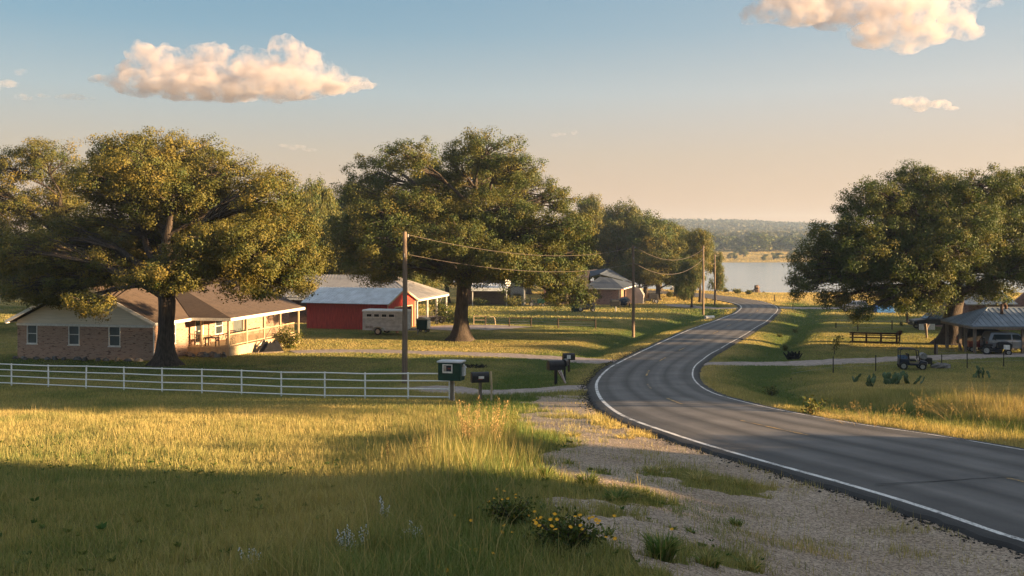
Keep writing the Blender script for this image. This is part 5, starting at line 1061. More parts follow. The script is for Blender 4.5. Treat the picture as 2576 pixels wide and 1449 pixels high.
# ================================================================= poles and cables
POLES = [(1018, 965, 583, .135), (1593, 838, 617, .13), (1769, 785, 618, .13), (1798, 768, 640, .12)]; tops = []
plab = ['nearest wooden utility pole behind the white pipe fence', 'second wooden utility pole on the sunlit lawn beside the road', 'third wooden utility pole by the far bend, crowned by a cable', 'farthest utility pole standing before the lake shore']
for (px, pb, pt, r0), lab in zip(POLES, plab):
    x, y = G(px, pb); z = gz(x, y); h = Zp(pt, y)-z; t = thing('utility_pole', lab, 'utility pole', (x, y, z)); mb = MB(); mb.tube([(0, 0, -.4), (.01, 0, h*.3), (.02, .0, h*.65), (0, 0, h)], [r0*1.15, r0*1.05, r0*.9, r0*.78], 14); mb.build('shaft', M['pole'], t)
    mb = MB(); mb.tube([(0, 0, h-.25), (.16, .02, h-.22)], .03, 6); mb.tube([(.16, .02, h-.27), (.16, .02, h-.12)], .045, 8); mb.build('insulator', M['steel'], t); tops.append((x, y, z+h))
    mb = MB(); mb.tube([(0, -r0-.02, h-1.3), (0, -r0-.02, h-1.1)], .03, 6); mb.build('bracket', M['steel'], t)
def cable(label, p, q, sag, r):
    p = Vector(p); q = Vector(q); t = thing('overhead_cable', label, 'cable', tuple(p), 0, None); pts = [p.lerp(q, i/18)-p-Vector((0, 0, sag*4*(i/18)*(1-i/18))) for i in range(19)]; mb = MB(); mb.tube(pts, r, 6); mb.build('strand', M['wire'], t)
T0, T1, T2_, T3_ = tops
cable('upper cable sagging from the nearest to the second utility pole', (T0[0]+.16, T0[1], T0[2]-.15), (T1[0], T1[1]-.1, T1[2]-.15), .95, .013)
cable('lower cable sagging from the nearest to the second utility pole', (T0[0]+.14, T0[1], T0[2]-1.15), (T1[0], T1[1]-.1, T1[2]-1.65), .85, .013)
cable('upper cable hanging from the second to the third utility pole', (T1[0]+.16, T1[1], T1[2]-.15), (T2_[0], T2_[1]-.1, T2_[2]-.4), 1.35, .018)
cable('lower thick cable hanging from the second to the third utility pole', (T1[0]+.1, T1[1], T1[2]-1.65), (T2_[0], T2_[1]-.1, T2_[2]-1.7), 1.5, .022)
cable('short cable from the third to the farthest utility pole', (T2_[0]+.1, T2_[1], T2_[2]-1.8), (T3_[0], T3_[1]-.1, T3_[2]-1.3), .35, .018)
# ================================================================= mailboxes
def mailbox(name, label, loc, rz, s=1., post='greywood', ph=1.0):
    t = thing(name, label, 'mailbox', loc, rz); w2, d2, hh = .17*s, .30*s, .36*s; n = 8
    prof = [(-w2, 0), (w2, 0), (w2, hh-w2)]+[(w2*math.cos(math.pi*k/n), hh-w2+w2*math.sin(math.pi*k/n)) for k in range(1, n)]+[(-w2, hh-w2)]
    mb = MB(); mb.prism([(a, b+ph) for a, b in prof], 'y', -d2, d2); mb.build('body', M['black'], t, bevel=.008)
    mb = MB(); mb.prism([(a*1.04, b*1.02+ph-.004) for a, b in prof], 'y', -d2-.022, -d2-.002); mb.build('door', M['black'], t)
    MB().box(-.05*s, .05*s, -.05*s, .05*s, -.25, ph-.001).build('post', M[post], t); return t
x, y = G(1138, 1011); gl_ = (x, y, gz(x, y))
t = thing('newspaper_box', 'big dark green box with a framed notice on a timber post at the fence end', 'newspaper box', gl_, R(-14)); ph = .86
MB().box(-.075, .075, -.07, .07, -.3, ph).build('post', M['greywood'], t); MB().box(.08, .10, -.075, -.05, -.3, ph).build('stake', M['white'], t)
MB().box(-.50, .42, -.28, .30, ph+.001, ph+.70).build('body', M['green'], t, bevel=.012); mb = MB(); mb.prism([(-.33, ph+.701), (.35, ph+.701), (.33, ph+.76), (-.31, ph+.76)], 'x', -.54, .46); mb.build('lid', M['galv'], t, bevel=.008)
mb = MB(); mb.box(-.31, .09, -.305, -.281, ph+.30, ph+.36); mb.box(-.31, .09, -.305, -.281, ph+.60, ph+.64); mb.box(-.31, -.27, -.305, -.281, ph+.36, ph+.60); mb.box(.05, .09, -.305, -.281, ph+.36, ph+.60); fr = mb.build('notice_frame', M['white'], t)
MB().box(-.269, .049, -.292, -.2815, ph+.361, ph+.599).build('notice', M['navy'], fr); MB().box(-.26, -.16, -.296, -.2925, ph+.38, ph+.58).build('notice_print', M['paper'], fr); MB().box(-.1, .03, -.296, -.2925, ph+.46, ph+.50).build('notice_print', M['redpaint'], fr)
mb = MB(); mb.box(.421, .50, -.12, .18, ph+.18, ph+.52); mb.build('side_tray', M['galv'], t); MB().box(.43, .47, -.1, .16, ph+.521, ph+.60).build('newspaper', M['paper'], t); MB().bar((.44, .05, ph+.62), (.58, .0, ph+.5), .025).build('flag_arm', M['white'], t)
x, y = G(1208, 1006); t = mailbox('mailbox', 'black square mailbox with a small label between green box and thin stake', (x, y, gz(x, y)), R(78), 1.15, 'greywood', .72)
MB().box(.20, .215, -.10, .12, .88, .98).build('label_plate', M['white'], t); MB().box(.20, .217, -.12, .06, .845, .875).build('label_stripe', M['redpaint'], t); t.rotation_euler = (0, 0, R(-90+8)+R(4))
x, y = G(1236, 1009); t = thing('stake', 'thin pale wooden stake right of the black square mailbox', 'stake', (x, y, gz(x, y))); mb = MB(); mb.tube([(0, 0, -.2), (.01, 0, .6), (-.02, 0, 1.17)], [.045, .04, .04], 7); mb.build('pole', M['tanwood'], t)
x, y = G(1398, 967); z = gz(x, y); t = mailbox('mailbox', 'black mailbox on a black post with striped cloth hanging from it', (x, y, z), R(-72), 1.3, 'black', .74); mB = t
x2, y2 = x+.5, y+.9; mailbox('mailbox', 'small black mailbox just behind the one with the striped cloth', (x2, y2, gz(x2, y2)), R(-15), .95, 'black', .90)
t = thing('striped_flag', 'red and white striped cloth hanging below the black roadside mailbox', 'flag', (x+.12, y-.30, z+.72), R(0)); mb = MB(); wb = MB(); rb = MB(); n = 6
for k in range(n):
    tgt = wb if k % 2 else rb; a0, a1 = k/n, (k+1)/n
    for j in range(6):
        q0, q1 = j/6, (j+1)/6
        def P(a, q): return (.05+.30*q+.20*(a-.5)*(1-.55*q), .03*math.sin(5*a+3*q), -.62*q+.05*a*(1-q))
        tgt.add([P(a0, q0), P(a1, q0), P(a1, q1), P(a0, q1)], [(0, 1, 2, 3)])
wb.build('white_stripe', M['white'], t); rb.build('red_stripe', M['redpaint'], t)
mb = MB(); mb.bar((-.02, 0, .06), (.26, 0, .06), .02); mb.build('rod', M['black'], t)
x, y = G(1431, 931); t = mailbox('mailbox', 'farthest black roadside mailbox with a pale plate at the second drive', (x, y, gz(x, y)), R(-80), 1.15, 'darkwood', .72); MB().box(.20, .213, -.16, .06, .80, 1.03).build('plate', M['white'], t)
t = thing('burnt_brush', 'low ring of burnt brush in the shaded lawn', 'brush pile', at(1196, 925)); mb = MB(); r9 = random.Random(2)
for i in range(60): a = r9.random()*6.28; q = .25+.45*r9.random(); mb.bar((q*math.cos(a), q*math.sin(a)*.8, .03), (q*math.cos(a+.5)*1.1, q*math.sin(a+.5)*.9, .06+.16*r9.random()), .03)
mb.build('charred_sticks', M['dark'], t)
# ================================================================= right hand yard
x0, y0 = G(2452, 889); z0 = gz(x0, y0)
PV = thing('pavilion', 'open pavilion with a grey metal hip roof on timber posts beside the right oak', 'pavilion', (x0, y0, z0), R(-2)); pe = 2.0; pw, pd = 7.4, 4.9
mb = MB(); a, b, c_, d_ = (-.35, -.35, pe), (pw, -.35, pe), (pw, pd+.35, pe), (-.35, pd+.35, pe); ap = (pw/2-1.7, pd/2, pe+1.15); ap2 = (pw/2+1.2, pd/2, pe+1.15)
mb.slab([a, b, ap2, ap], .07); mb.slab([b, c_, ap2], .07); mb.slab([c_, d_, ap, ap2], .07); mb.slab([d_, a, ap], .07)
rf = mb.build('roof', M['pavroof'], PV); mb = MB(); nr = 20
for i in range(nr+1):
    q = i/nr; xx = -.35+(pw+.35)*q; top = min(1, (xx+.35)/(ap[0]+.35), (pw-xx)/(pw-ap2[0])); y1 = -.35+(pd/2+.35)*top
    if top > .05: mb.bar((xx, -.35, pe+.015), (xx, y1, pe+.015+1.15*top), .045, .03)
for i in range(1, 15):
    q = i/15; yy_ = -.35+(pd+.7)*q; top = min(q, 1-q)*2; mb.bar((-.35, yy_, pe+.015), (-.35+(ap[0]+.35)*top, yy_, pe+.015+1.15*top), .045, .03)
mb.bar(Vector(a)+Vector((0, 0, .03)), Vector(ap)+Vector((0, 0, .03)), .12, .05); mb.bar(Vector(d_)+Vector((0, 0, .03)), Vector(ap)+Vector((0, 0, .03)), .12, .05); mb.bar(Vector(ap)+Vector((0, 0, .03)), Vector(ap2)+Vector((0, 0, .03)), .14, .05)
mb.build('seam', M['pavroof'], rf); mb = MB(); mb.box(-.33, pw, -.37, -.29, pe-.22, pe-.072); mb.box(-.36, -.33, -.37, pd+.33, pe-.22, pe-.072); mb.box(-.33, pw, pd+.25, pd+.33, pe-.22, pe-.072); mb.build('fascia', M['greywood'], PV)
for (px_, py_) in ((0, 0), (3.4, 0), (6.9, 0), (0, 2.5), (0, pd), (3.4, pd), (6.9, pd), (-.02, 1.5)): mb = MB(); mb.box(px_-.09, px_+.09, py_-.09, py_+.09, -.3, pe-.073); mb.build('post', M['greywood'], PV)
mb = MB(); mb.tube([(2.6, 1.5, pe+.3), (2.6, 1.5, pe+1.2)], .11, 10); mb.tube([(2.6, 1.5, pe+1.15), (2.62, 1.5, pe+1.42), (2.8, 1.5, pe+1.5), (2.92, 1.5, pe+1.36), (2.92, 1.5, pe+1.1)], .11, 10); mb.tube([(2.6, 1.5, pe+.48), (2.6, 1.5, pe+.66)], [.3, .13], 10); mb.build('stove_pipe', M['rust'], rf)
mP = Matrix.Translation((x0, y0, z0)) @ Matrix.Rotation(R(-2), 4, 'Z')
def onP(x, y, z=0): p = mP @ Vector((x, y, 0)); return (p.x, p.y, gz(p.x, p.y)+z)
def car(name, label, loc, rz, paint, L=4.6, sc=1., kind='suv', cat='car'):
    t = thing(name, label, cat, loc, rz); t.scale = (sc,)*3; wd = .9
    if kind == 'suv': low = [(-L/2, .45), (L/2-.1, .42), (L/2, .62), (L/2-.05, .86), (L/2-.35, .98), (L/2-1.15, 1.06), (-L/2, 1.08)]; top = [(-L/2+.08, 1.081), (L/2-1.25, 1.061), (L/2-1.95, 1.66), (L/2-2.3, 1.74), (-L/2+.35, 1.76)]
    else: low = [(-L/2, .5), (L/2-.1, .48), (L/2, .7), (L/2-.05, .98), (L/2-1.2, 1.1), (-L/2, 1.1)]; top = [(-.6, 1.101), (L/2-1.25, 1.101), (L/2-1.9, 1.7), (-.55, 1.72)]
    mb = MB(); mb.prism(low, 'y', -wd, wd); bd = mb.build('body', M[paint], t, bevel=.06)
    mb = MB(); n = len(top); A_ = [(p[0], -wd+.03 if p[1] < 1.2 else -wd+.2, p[1]) for p in top]; B_ = [(p[0], wd-.03 if p[1] < 1.2 else wd-.2, p[1]) for p in top]; mb.add(A_+B_, [tuple(range(n-1, -1, -1)), tuple(range(n, 2*n))]+[(i, (i+1) % n, (i+1) % n+n, i+n) for i in range(n)]); mb.build('cabin', M[paint], t, bevel=.04)
    def sidey(z, s): k = (z-1.08)/(1.74-1.08); return s*(wd-.03-.17*k+.008)
    for s in (-1, 1):
        for (xa, xb, xc, xd) in (((-L/2+.35, -.35, -.35, -L/2+.55), (-.25, L/2-1.55, L/2-2.05, -.25)) if kind == 'suv' else ((-.45, L/2-1.5, L/2-1.95, -.45),)):
            z0_, z1_ = 1.16, 1.58; MB().add([(xa, sidey(z0_, s), z0_), (xb, sidey(z0_, s), z0_), (xc, sidey(z1_, s), z1_), (xd, sidey(z1_, s), z1_)], [(0, 1, 2, 3)]).build('side_window', M['glass'], t)
        MB().box(L/2-.06, L/2+.012, s*.62-.18, s*.62+.18, .66, .82).build('headlight', M['chrome'], t); MB().box(-L/2-.012, -L/2+.05, s*.75-.1, s*.75+.1, .75, 1.0).build('tail_light', M['redpaint'], t)
        d = MB(); d.box(-.3, -.285, s*(wd+.004)-.004, s*(wd+.004)+.004, .52, 1.05); d.box(.75, .765, s*(wd+.004)-.004, s*(wd+.004)+.004, .52, 1.05); d.box(.5, .68, s*(wd+.02)-.015, s*(wd+.02)+.015, .93, .96); d.build('door_trim', M['black'], t)
        for xw in (-L/2+.85, L/2-.85): wheel(t, (xw, s*(wd-.06), .34), .34, .24)
    MB().add([(L/2-1.27, -.74, 1.13), (L/2-1.27, .74, 1.13), (L/2-1.93, .62, 1.6), (L/2-1.93, -.62, 1.6)], [(0, 1, 2, 3)]).build('windscreen', M['glass'], t).location = (.03, 0, .03)
    MB().box(L/2-.08, L/2+.03, -.85, .85, .45, .6).build('bumper', M['black'], t); return t
car('silver_car', 'silver car parked under the front of the open pavilion', onP(2.95, .75), R(-4), 'silver', 4.5, .88)
car('dark_car', 'dark covered car parked behind the silver car under the pavilion', onP(2.6, 3.4), R(-2), 'black', 4.6, .95)
t = thing('red_wagon', 'red handled wagon under the left edge of the pavilion', 'wagon', onP(.9, 1.8), R(-10)); mb = MB(); mb.box(-.6, .6, -.35, .35, .35, .75); mb.build('tub', M['redpaint'], t); mb = MB(); mb.bar((.5, 0, .4), (1.0, -.2, 1.05), .04); mb.build('handle', M['redpaint'], t)
for s in (-1, 1): wheel(t, (-.4, s*.36, .2), .2, .1); wheel(t, (.4, s*.36, .2), .2, .1)
t = mower('quad_bike', 'dark quad bike with pale fender in front of the silver car', onP(.85, -.9), R(-20), 'black', 1.05)
MB().box(.65, 1.0, -.6, -.33, .42, .7).build('front_fender', M['white'], t); MB().box(-.2, .5, -.24, .24, .82, .93).build('rack', M['steel'], t)
# utility cart with canopy in the yard
t = thing('utility_cart', 'dark blue utility cart with a curved canopy parked by the pavilion drive', 'utility cart', at(2290, 929), R(-12)); t.scale = (.9,)*3
mb = MB(); mb.prism([(-.75, .3), (.95, .3), (1.0, .55), (.55, .62), (.45, .42), (-.1, .42), (-.15, .7), (-.75, .72)], 'y', -.42, .42); mb.build('body', M['navy'], t, bevel=.03)
mb = MB(); mb.prism([(-.75, 1.33), (-.55, 1.42), (.15, 1.42), (.45, 1.3), (.47, 1.25), (.12, 1.36), (-.52, 1.36), (-.72, 1.28)], 'y', -.46, .46); mb.build('canopy', M['navy'], t)
for sy in (-1, 1):
    for xx, x2 in ((-.7, -.7), (.5, .42)): mb = MB(); mb.bar((xx, sy*.4, .6), (x2, sy*.42, 1.29), .05); mb.build('canopy_post', M['black'], t)
mb = MB(); mb.box(-.12, .3, -.38, .38, .56, .68); mb.prism([(-.2, .66), (-.1, .66), (-.14, 1.05), (-.24, 1.05)], 'y', -.38, .38); mb.build('seat', M['black'], t); mb = MB(); mb.box(-.74, -.25, -.4, .4, .721, .9); mb.build('load', M['bluecloth'], t)
for sy in (-1, 1):
    wheel(t, (-.5, sy*.45, .26), .26, .18); wheel(t, (.68, sy*.45, .24), .24, .16); MB().box(.985, 1.02, sy*.25-.08, sy*.25+.08, .4, .52).build('headlight', M['chrome'], t)
mb = MB(); mb.tube([(.4+.05*math.sin(a), -.15+.15*math.cos(a), .86+.12*math.sin(a)) for a in [k*.6283 for k in range(11)]], .018, 6, False); mb.build('steering_wheel', M['black'], t)
t = thing('generator', 'small dark wheeled generator right of the blue utility cart', 'generator', at(2330, 925), R(-8)); mb = MB(); mb.box(-.35, .3, -.25, .25, .25, .62); mb.build('engine', M['black'], t, bevel=.04); mb = MB(); mb.tube([(-.2, -.27, .72), (-.2, .2, .72)], .2, 12); mb.build('tank', M['steel'], t); wheel(t, (-.25, -.3, .2), .2, .1); wheel(t, (-.25, .3, .2), .2, .1); wheel(t, (.35, -.1, .14), .14, .08); mb = MB(); mb.bar((.3, -.2, .5), (.75, -.2, .3), .04); mb.bar((.3, .2, .5), (.75, .2, .3), .04); mb.build('handle', M['chrome'], t)
t = thing('grey_boulder', 'pale grey boulder at the foot of a fence post right of the generator', 'boulder', at(2370, 926)); mb = MB(); mb.ell((0, 0, .05), (.62, .4, .26), 10, 7, .18); mb.build('rock', M['rock'], t)
# things behind the right oak
x, y = Xp(2530, 96.), 96.; z = gz(x, y)
Q_ = thing('pink_brick_house', 'pinkish brick house partly hidden behind the right oak and pavilion', 'house', (x, y, z), R(6)); mb = MB(); mb.wallx(-3.8, 9, 0, .25, -.5, 2.7, [(-2.2, -1.2, .9, 2.1), (2.5, 3.7, .9, 2.1)]); mb.prism([(0.8, 2.7), (8.5, 2.7), (8.5, 3.4), (3.6, 4.9)], 'y', 0, .25); mb.box(-3.8, -3.55, .25, 8, -.5, 2.7); mb.build('wall', M['brickpink'], Q_); window(Q_, 'x', -2.2, -1.2, .9, 2.1, 0, -1); window(Q_, 'x', 2.5, 3.7, .9, 2.1, 0, -1)
mb = MB(); mb.slab([(-4.4, -.6, 2.6), (.9, -.6, 2.6), (.9, 4, 4.4), (-4.4, 4, 4.4)], .1); mb.build('roof', M['oldmetal'], Q_)
car('dark_pickup', 'black pickup truck parked left of the right oak bole', (Xp(2352, 97.), 97., gz(Xp(2352, 97.), 97.)), R(178), 'black', 4.9, .95, 'pickup', 'pickup truck')
t = thing('white_picket_panel', 'short white picket panel before the black pickup truck', 'fence panel', (Xp(2312, 95.5), 95.5, gz(Xp(2312, 95.5), 95.5))); mb = MB()
for i in range(12): mb.box(i*.13, i*.13+.1, -.02, .02, 0, .6)
mb.box(0, 1.56, .021, .06, .15, .22); mb.build('pickets', M['white'], t)
car('far_car', 'pale car parked on the far lawn beneath the right oak boughs', (Xp(2148, 128.), 128., gz(Xp(2148, 128.), 128.)), R(170), 'silver', 4.4, .8)
t = thing('blue_tarp', 'bright blue tarp heap on the far lawn beneath the right oak', 'tarp', (Xp(2222, 126.), 126., gz(Xp(2222, 126.), 126.))); mb = MB(); mb.prism([(-1.3, 0), (1.3, 0), (1.0, .7), (.2, 1.05), (-.9, .8)], 'y', -.8, .8); mb.build('sheet', simple('blue_tarp', (.04, .16, .42), .5, var=.3), t, bevel=.06)
t = thing('yard_post', 'thick dark post in the yard left of the right oak bole', 'post', at(2282, 812)); mb = MB(); mb.tube([(0, 0, -.1), (.02, 0, 1.9)], [.12, .1], 8); mb.build('post', M['darkwood'], t)
t = thing('crooked_stump', 'crooked weathered stump post standing left of the right oak bole', 'stump', at(2330, 850)); mb = MB(); mb.tube([(.06, 0, -.1), (0, 0, .6), (-.08, 0, 1.25)], [.07, .12, .15], 7); mb.tube([(0, 0, .7), (.2, 0, 1.2)], [.07, .09], 7); mb.build('wood', M['greywood'], t)
x, y = G(1996, 902)
t = thing('charred_stump', 'black charred splintered stump at the edge of the sunlit grass', 'stump', (x, y, gz(x, y))); mb = MB()
for i in range(20): a = r9.random()*6.28; q = .35*r9.random()+.05; mb.bar((q*math.cos(a), q*math.sin(a), 0), (q*1.9*math.cos(a), q*1.5*math.sin(a), .3+.35*r9.random()), .10, .06)
mb.ell((0, 0, .12), (.42, .32, .2), 9, 6, .25); mb.build('wood', M['dark'], t)
# ================================================================= shrubs, cactus, saplings
def shrub(name, label, loc, w_, h, n, seed, leaf, yel=.3, group=None, stems=10, cat='shrub'):
    r = np.random.default_rng(seed); t = thing(name, label, cat, loc, 0, group); mb = MB(); P_, D_ = [], []
    for i in range(stems):
        a = r.uniform(0, 6.283); q = r.uniform(.2, 1)*w_*.5; e = (q*math.cos(a), q*math.sin(a), h*r.uniform(.5, 1.0)); mb.tube([(0, 0, -.05), (e[0]*.4, e[1]*.4, e[2]*.5), e], [.02+.01*h, .015, .006], 5, False)
        m_ = n//stems; tt = r.uniform(.15, 1.08, m_); c = np.array(e)[None]*tt[:, None]; c[:, :2] *= (tt[:, None]**.3); P_.append(c+r.normal(size=(m_, 3))*np.array([.13*w_, .13*w_, .09*h])); D_.append(r.normal(size=(m_, 3))+np.array([0, 0, .5]))
    P_ = np.vstack(P_); P_[:, 2] = np.maximum(P_[:, 2], .03); D_ = np.vstack(D_); tl = np.clip(yel+.25*r.normal(size=(len(P_), 1)), 0, 1); V, Fc, cl = leaf_arrays(P_, D_, leaf*r.uniform(.6, 1.3, len(P_)), .3, (LG*(1-tl)+LY*tl)*(.7+.6*r.random((len(P_), 1))), r)
    mb.build('stem', M['bark'], t); link('foliage', arr_mesh('foliage', V, Fc, cl), M['leaf'], t); return t
shrub('corner_shrub', 'rounded bush at the far end of the brick house porch', at(727, 876), 2.2, 1.75, 2600, 1, .13, .30)
shrub('lawn_shrub', 'loose green bush below the awning of the dark roofed house', at(1297, 771), 3.6, 1.4, 1500, 2, .2, .4)
shrub('lawn_shrub', 'round bright green bush just right of the tall oak bole', at(1205, 769), 2.6, 1.1, 1100, 3, .18, .1)
shrub('lawn_shrub', 'dark tangled bush by the brown house railing', at(1390, 768), 3.2, 1.2, 1000, 4, .2, .3)
shrub('yard_shrub', 'dark bush in the gap between grey hip roof porch and tall oak bole', (Xp(1118, 112.), 112., gz(Xp(1118, 112.), 112.)), 3.4, 2.3, 1500, 7, .2, .15)
shrub('yard_shrub', 'lower green bush just left of the tall oak bole', (Xp(1140, 106.), 106., gz(Xp(1140, 106.), 106.)), 2.2, 1.5, 900, 8, .18, .1)
shrub('wall_shrub', 'tall dark shrub against the awning house wall', at(1222, 758), 2.4, 1.9, 1000, 5, .2, .2)
shrub('road_shrub', 'low clipped bush by the far stretch of road', at(1685, 747), 1.6, .9, 600, 6, .2, .4)
for i, (px, py, w_, lab) in enumerate([(1856, 738, 2.0, 'low dark shrub on the near shore left of the stone pillar'), (1883, 741, 1.2, 'smaller dark shrub on the near shore below the stone pillar'), (1825, 735, 1.4, 'dark shrub at the water beside the farthest utility pole')]): shrub('shore_shrub', lab, at(px, py), w_, .8, 500, 10+i, .22, .3)
for i, (px, py, w_, h, lab) in enumerate([(2046, 1042, .9, .55, 'dark leafy weed clump in the ditch below the prickly pears'), (1940, 975, .7, .5, 'green weed clump in the right ditch near the bend'), (2268, 820, .5, .4, 'small pale weed at the sparse wire fence'), (2000, 826, .8, .5, 'weed clump growing beside the right ditch'), (1962, 840, .6, .3, 'tiny dark weed on the right road bank'), (1975, 870, .5, .55, 'thin weed stem at the rim of the right ditch')]): shrub('weed_clump', lab, at(px, py), w_, h, 320, 20+i, .10, .3)
def sapling(label, loc, h, seed, n=90):
    r = random.Random(seed); t = thing('sapling', label, 'sapling', loc); mb = MB(); pts = [(0, 0, -.05), (-.05, 0, h*.3), (.05*h, 0, h*.6), (.22*h, 0, h)]; mb.tube(pts, [.03, .025, .02, .01], 6); mb.build('stem', M['bark'], t); rr2 = np.random.default_rng(seed); q = rr2.uniform(.25, 1, n); P_ = np.c_[.22*h*np.maximum(0, q-.35)/.65, q*0, q*h]+rr2.normal(size=(n, 3))*np.array([.12, .12, .05])*h; V, Fc, cl = leaf_arrays(P_, rr2.normal(size=(n, 3))+np.array([0, 0, .6]), np.full(n, .15), .38, np.tile(LG*.5+LY*.7, (n, 1))*(.7+.6*rr2.random((n, 1))), rr2); link('foliage', arr_mesh('foliage', V, Fc, cl), M['leaf'], t)
sapling('leaning leafy sapling in the sunlit grass left of the rail fence', at(2100, 892), 1.35, 3, 120)
sapling('young tree beneath the outer right oak boughs', at(1995, 778), 2.2, 5)
t = thing('marker_post', 'thin dark marker post beside the far bend of the road', 'post', at(1948, 759)); MB().box(-.06, .06, -.06, .06, -.1, 1.05).build('post', M['darkwood'], t)
def cactus(label, loc, pads, seed, s=.2):
    r = random.Random(seed); t = thing('prickly_pear', label, 'cactus', loc, 0); tips = []
    def pad(base_, up, size):
        d = Vector(up).normalized(); sd_ = d.cross(Vector((r.uniform(-1, 1), r.uniform(-1, 1), .1))).normalized(); nn_ = d.cross(sd_); c = Vector(base_)+d*size*.95; mb = MB(); mb.ell((0, 0, 0), (1, 1, 1), 12, 7); mb.v = [tuple(c+sd_*v[0]*size*.68*(1+.12*v[2])+nn_*v[1]*size*.13+d*v[2]*size) for v in mb.v]; mb.build('pad', M['cactus'], t, smooth=True); return c+d*size*.8
    n = 0; fr = []
    for i in range(max(2, pads//3)): fr.append((Vector((r.gauss(0, .5)*s*min(pads, 34)*.19, r.uniform(-.5, .5)*s*min(pads, 34)*.13, -.03)), Vector((r.uniform(-.9, .9), r.uniform(-.7, .7), 1)), s*r.uniform(.9, 1.2), 0))
    while n < pads and fr:
        b, u, z_, g_n = fr.pop(0); tp = pad(b, u, z_); n += 1
        for k in range(r.choice((1, 2, 2)) if g_n < 2 else 0): fr.append((tp-Vector(u).normalized()*z_*.15, Vector(u)*.7+Vector((r.uniform(-.9, .9), r.uniform(-.7, .7), .55)), z_*r.uniform(.7, .9), g_n+1))
cactus('widest prickly pear clump in the grass before the blue utility cart', at(2255, 966), 80, 3, .17)
cactus('small prickly pear just left of the widest clump', at(2193, 973), 9, 4, .16)
cactus('tiny two padded prickly pear far left of the widest clump', at(2152, 962), 3, 5, .18)
cactus('prickly pear standing alone at the right before the pavilion', at(2468, 951), 16, 6, .15)
# ================================================================= foreground plants
def tuft(label, loc, n, h, w_, seed, green=1., name='grass_tuft'):
    r = np.random.default_rng(seed); a = r.uniform(0, 6.283, n); q = w_*.5*np.sqrt(r.random(n))*.55; ln = r.uniform(.2, 1., n)*w_*.62; hh = h*r.uniform(.45, 1.1, n)*(1-.25*ln/w_); wd = .007+.006*r.random(n); V = np.empty((n, 5, 3)); x = q*np.cos(a); y = q*np.sin(a); b = a+r.normal(size=n)*.5; lx_, ly_ = ln*np.cos(b), ln*np.sin(b); px_, py_ = -np.sin(b+r.normal(size=n))*wd, np.cos(b+r.normal(size=n))*wd
    V[:, 0] = np.c_[x-px_, y-py_, x*0-.02]; V[:, 1] = np.c_[x+px_, y+py_, x*0-.02]; V[:, 2] = np.c_[x+lx_*.35-px_*.8, y+ly_*.35-py_*.8, hh*.68]; V[:, 3] = np.c_[x+lx_*.35+px_*.8, y+ly_*.35+py_*.8, hh*.68]; V[:, 4] = np.c_[x+lx_, y+ly_, hh]
    Fc = (np.array([(0, 1, 3), (0, 3, 2), (2, 3, 4)])[None]+np.arange(n)[:, None, None]*5).reshape(-1, 3); d = np.clip(1-green+.25*r.normal(size=(n, 1)), 0, 1); c = (GRN*(1-d)+STR*d)*(.7+.6*r.random((n, 1)))
    o = link(name, arr_mesh(name, V.reshape(-1, 5, 3).reshape(-1, 3), Fc, np.repeat(c, 5, 0)), M['grass'], None, loc); tag(o, label, 'grass tuft'); return o
TF = [(1372,1206,150,.30,.32,.9,'dark upright grass tuft at the meadow rim of the gravel'),(1478,1224,190,.26,.46,.85,'wide green tuft in the middle of the gravel shoulder'),(1552,1262,170,.18,.5,.95,'flat bright green tuft low on the gravel'),(1664,1412,240,.34,.42,.9,'tallest green tuft on the gravel at the bottom edge'),(1852,1326,90,.16,.24,.9,'small lone green tuft on the bare gravel near the road'),(1740,1345,60,.10,.22,.9,'small low tuft left of the lone gravel tuft'),(1640,1190,120,.16,.5,.45,'dry yellowish tuft in the gravel grass band'),(1760,1212,160,.20,.7,.3,'straw coloured tuft against the road edge gravel'),(1870,1225,110,.16,.5,.4,'dry tuft nearest the road at the gravel band'),(1600,1255,120,.14,.45,.6,'mixed dry and green tuft right of the flat green one'),(1780,1428,150,.20,.4,.6,'ragged tuft at the bottom edge right of the tallest'),(1880,1432,90,.14,.4,.5,'low sparse tuft farthest right at the bottom edge'),(1520,1350,60,.12,.3,.8,'little tuft just right of the yellow flowered bush'),(1575,1105,130,.16,.6,.2,'golden dry tuft in the sunlit gravel band'),(1510,1065,130,.16,.6,.25,'golden dry tuft beside the road at the sunlit gravel'),(1440,1100,140,.18,.6,.35,'golden green tuft in the left of the sunlit gravel band'),(1620,1090,90,.14,.5,.15,'straw tuft at the road edge by the sunlit gravel'),(1690,1335,50,.08,.2,.8,'tiny tuft between gravel tufts'),(1430,1170,60,.12,.3,.7,'small tuft above the wide green one')]
for i, (px, py, n, h, w_, g, lab) in enumerate(TF): tuft(lab, at(px, py), n, h, w_, 100+i, g)
def flower_head(mb, c, r_, tilt=.4):
    c = Vector(c); nrm = Vector((random.uniform(-tilt, tilt), random.uniform(-.8, 0), 1)).normalized(); a = nrm.cross(Vector((1, .2, 0))).normalized(); b = nrm.cross(a); vs = [c]; n = 9
    for k in range(n*2): q = r_*(1 if k % 2 == 0 else .62); t_ = 6.2832*k/(2*n); vs.append(c+a*math.cos(t_)*q+b*math.sin(t_)*q+nrm*.25*r_)
    mb.add(vs, [(0, 1+k, 1+(k+1) % (2*n)) for k in range(2*n)])
x, y = G(1425, 1392); t = shrub('yellow_daisy_bush', 'dark green bush dotted with yellow flowers at the gravel edge', (x, y, gz(x, y)), .74, .36, 2600, 41, .05, .12, None, 30, 'flowering bush'); t.scale = (1, .9, 1)
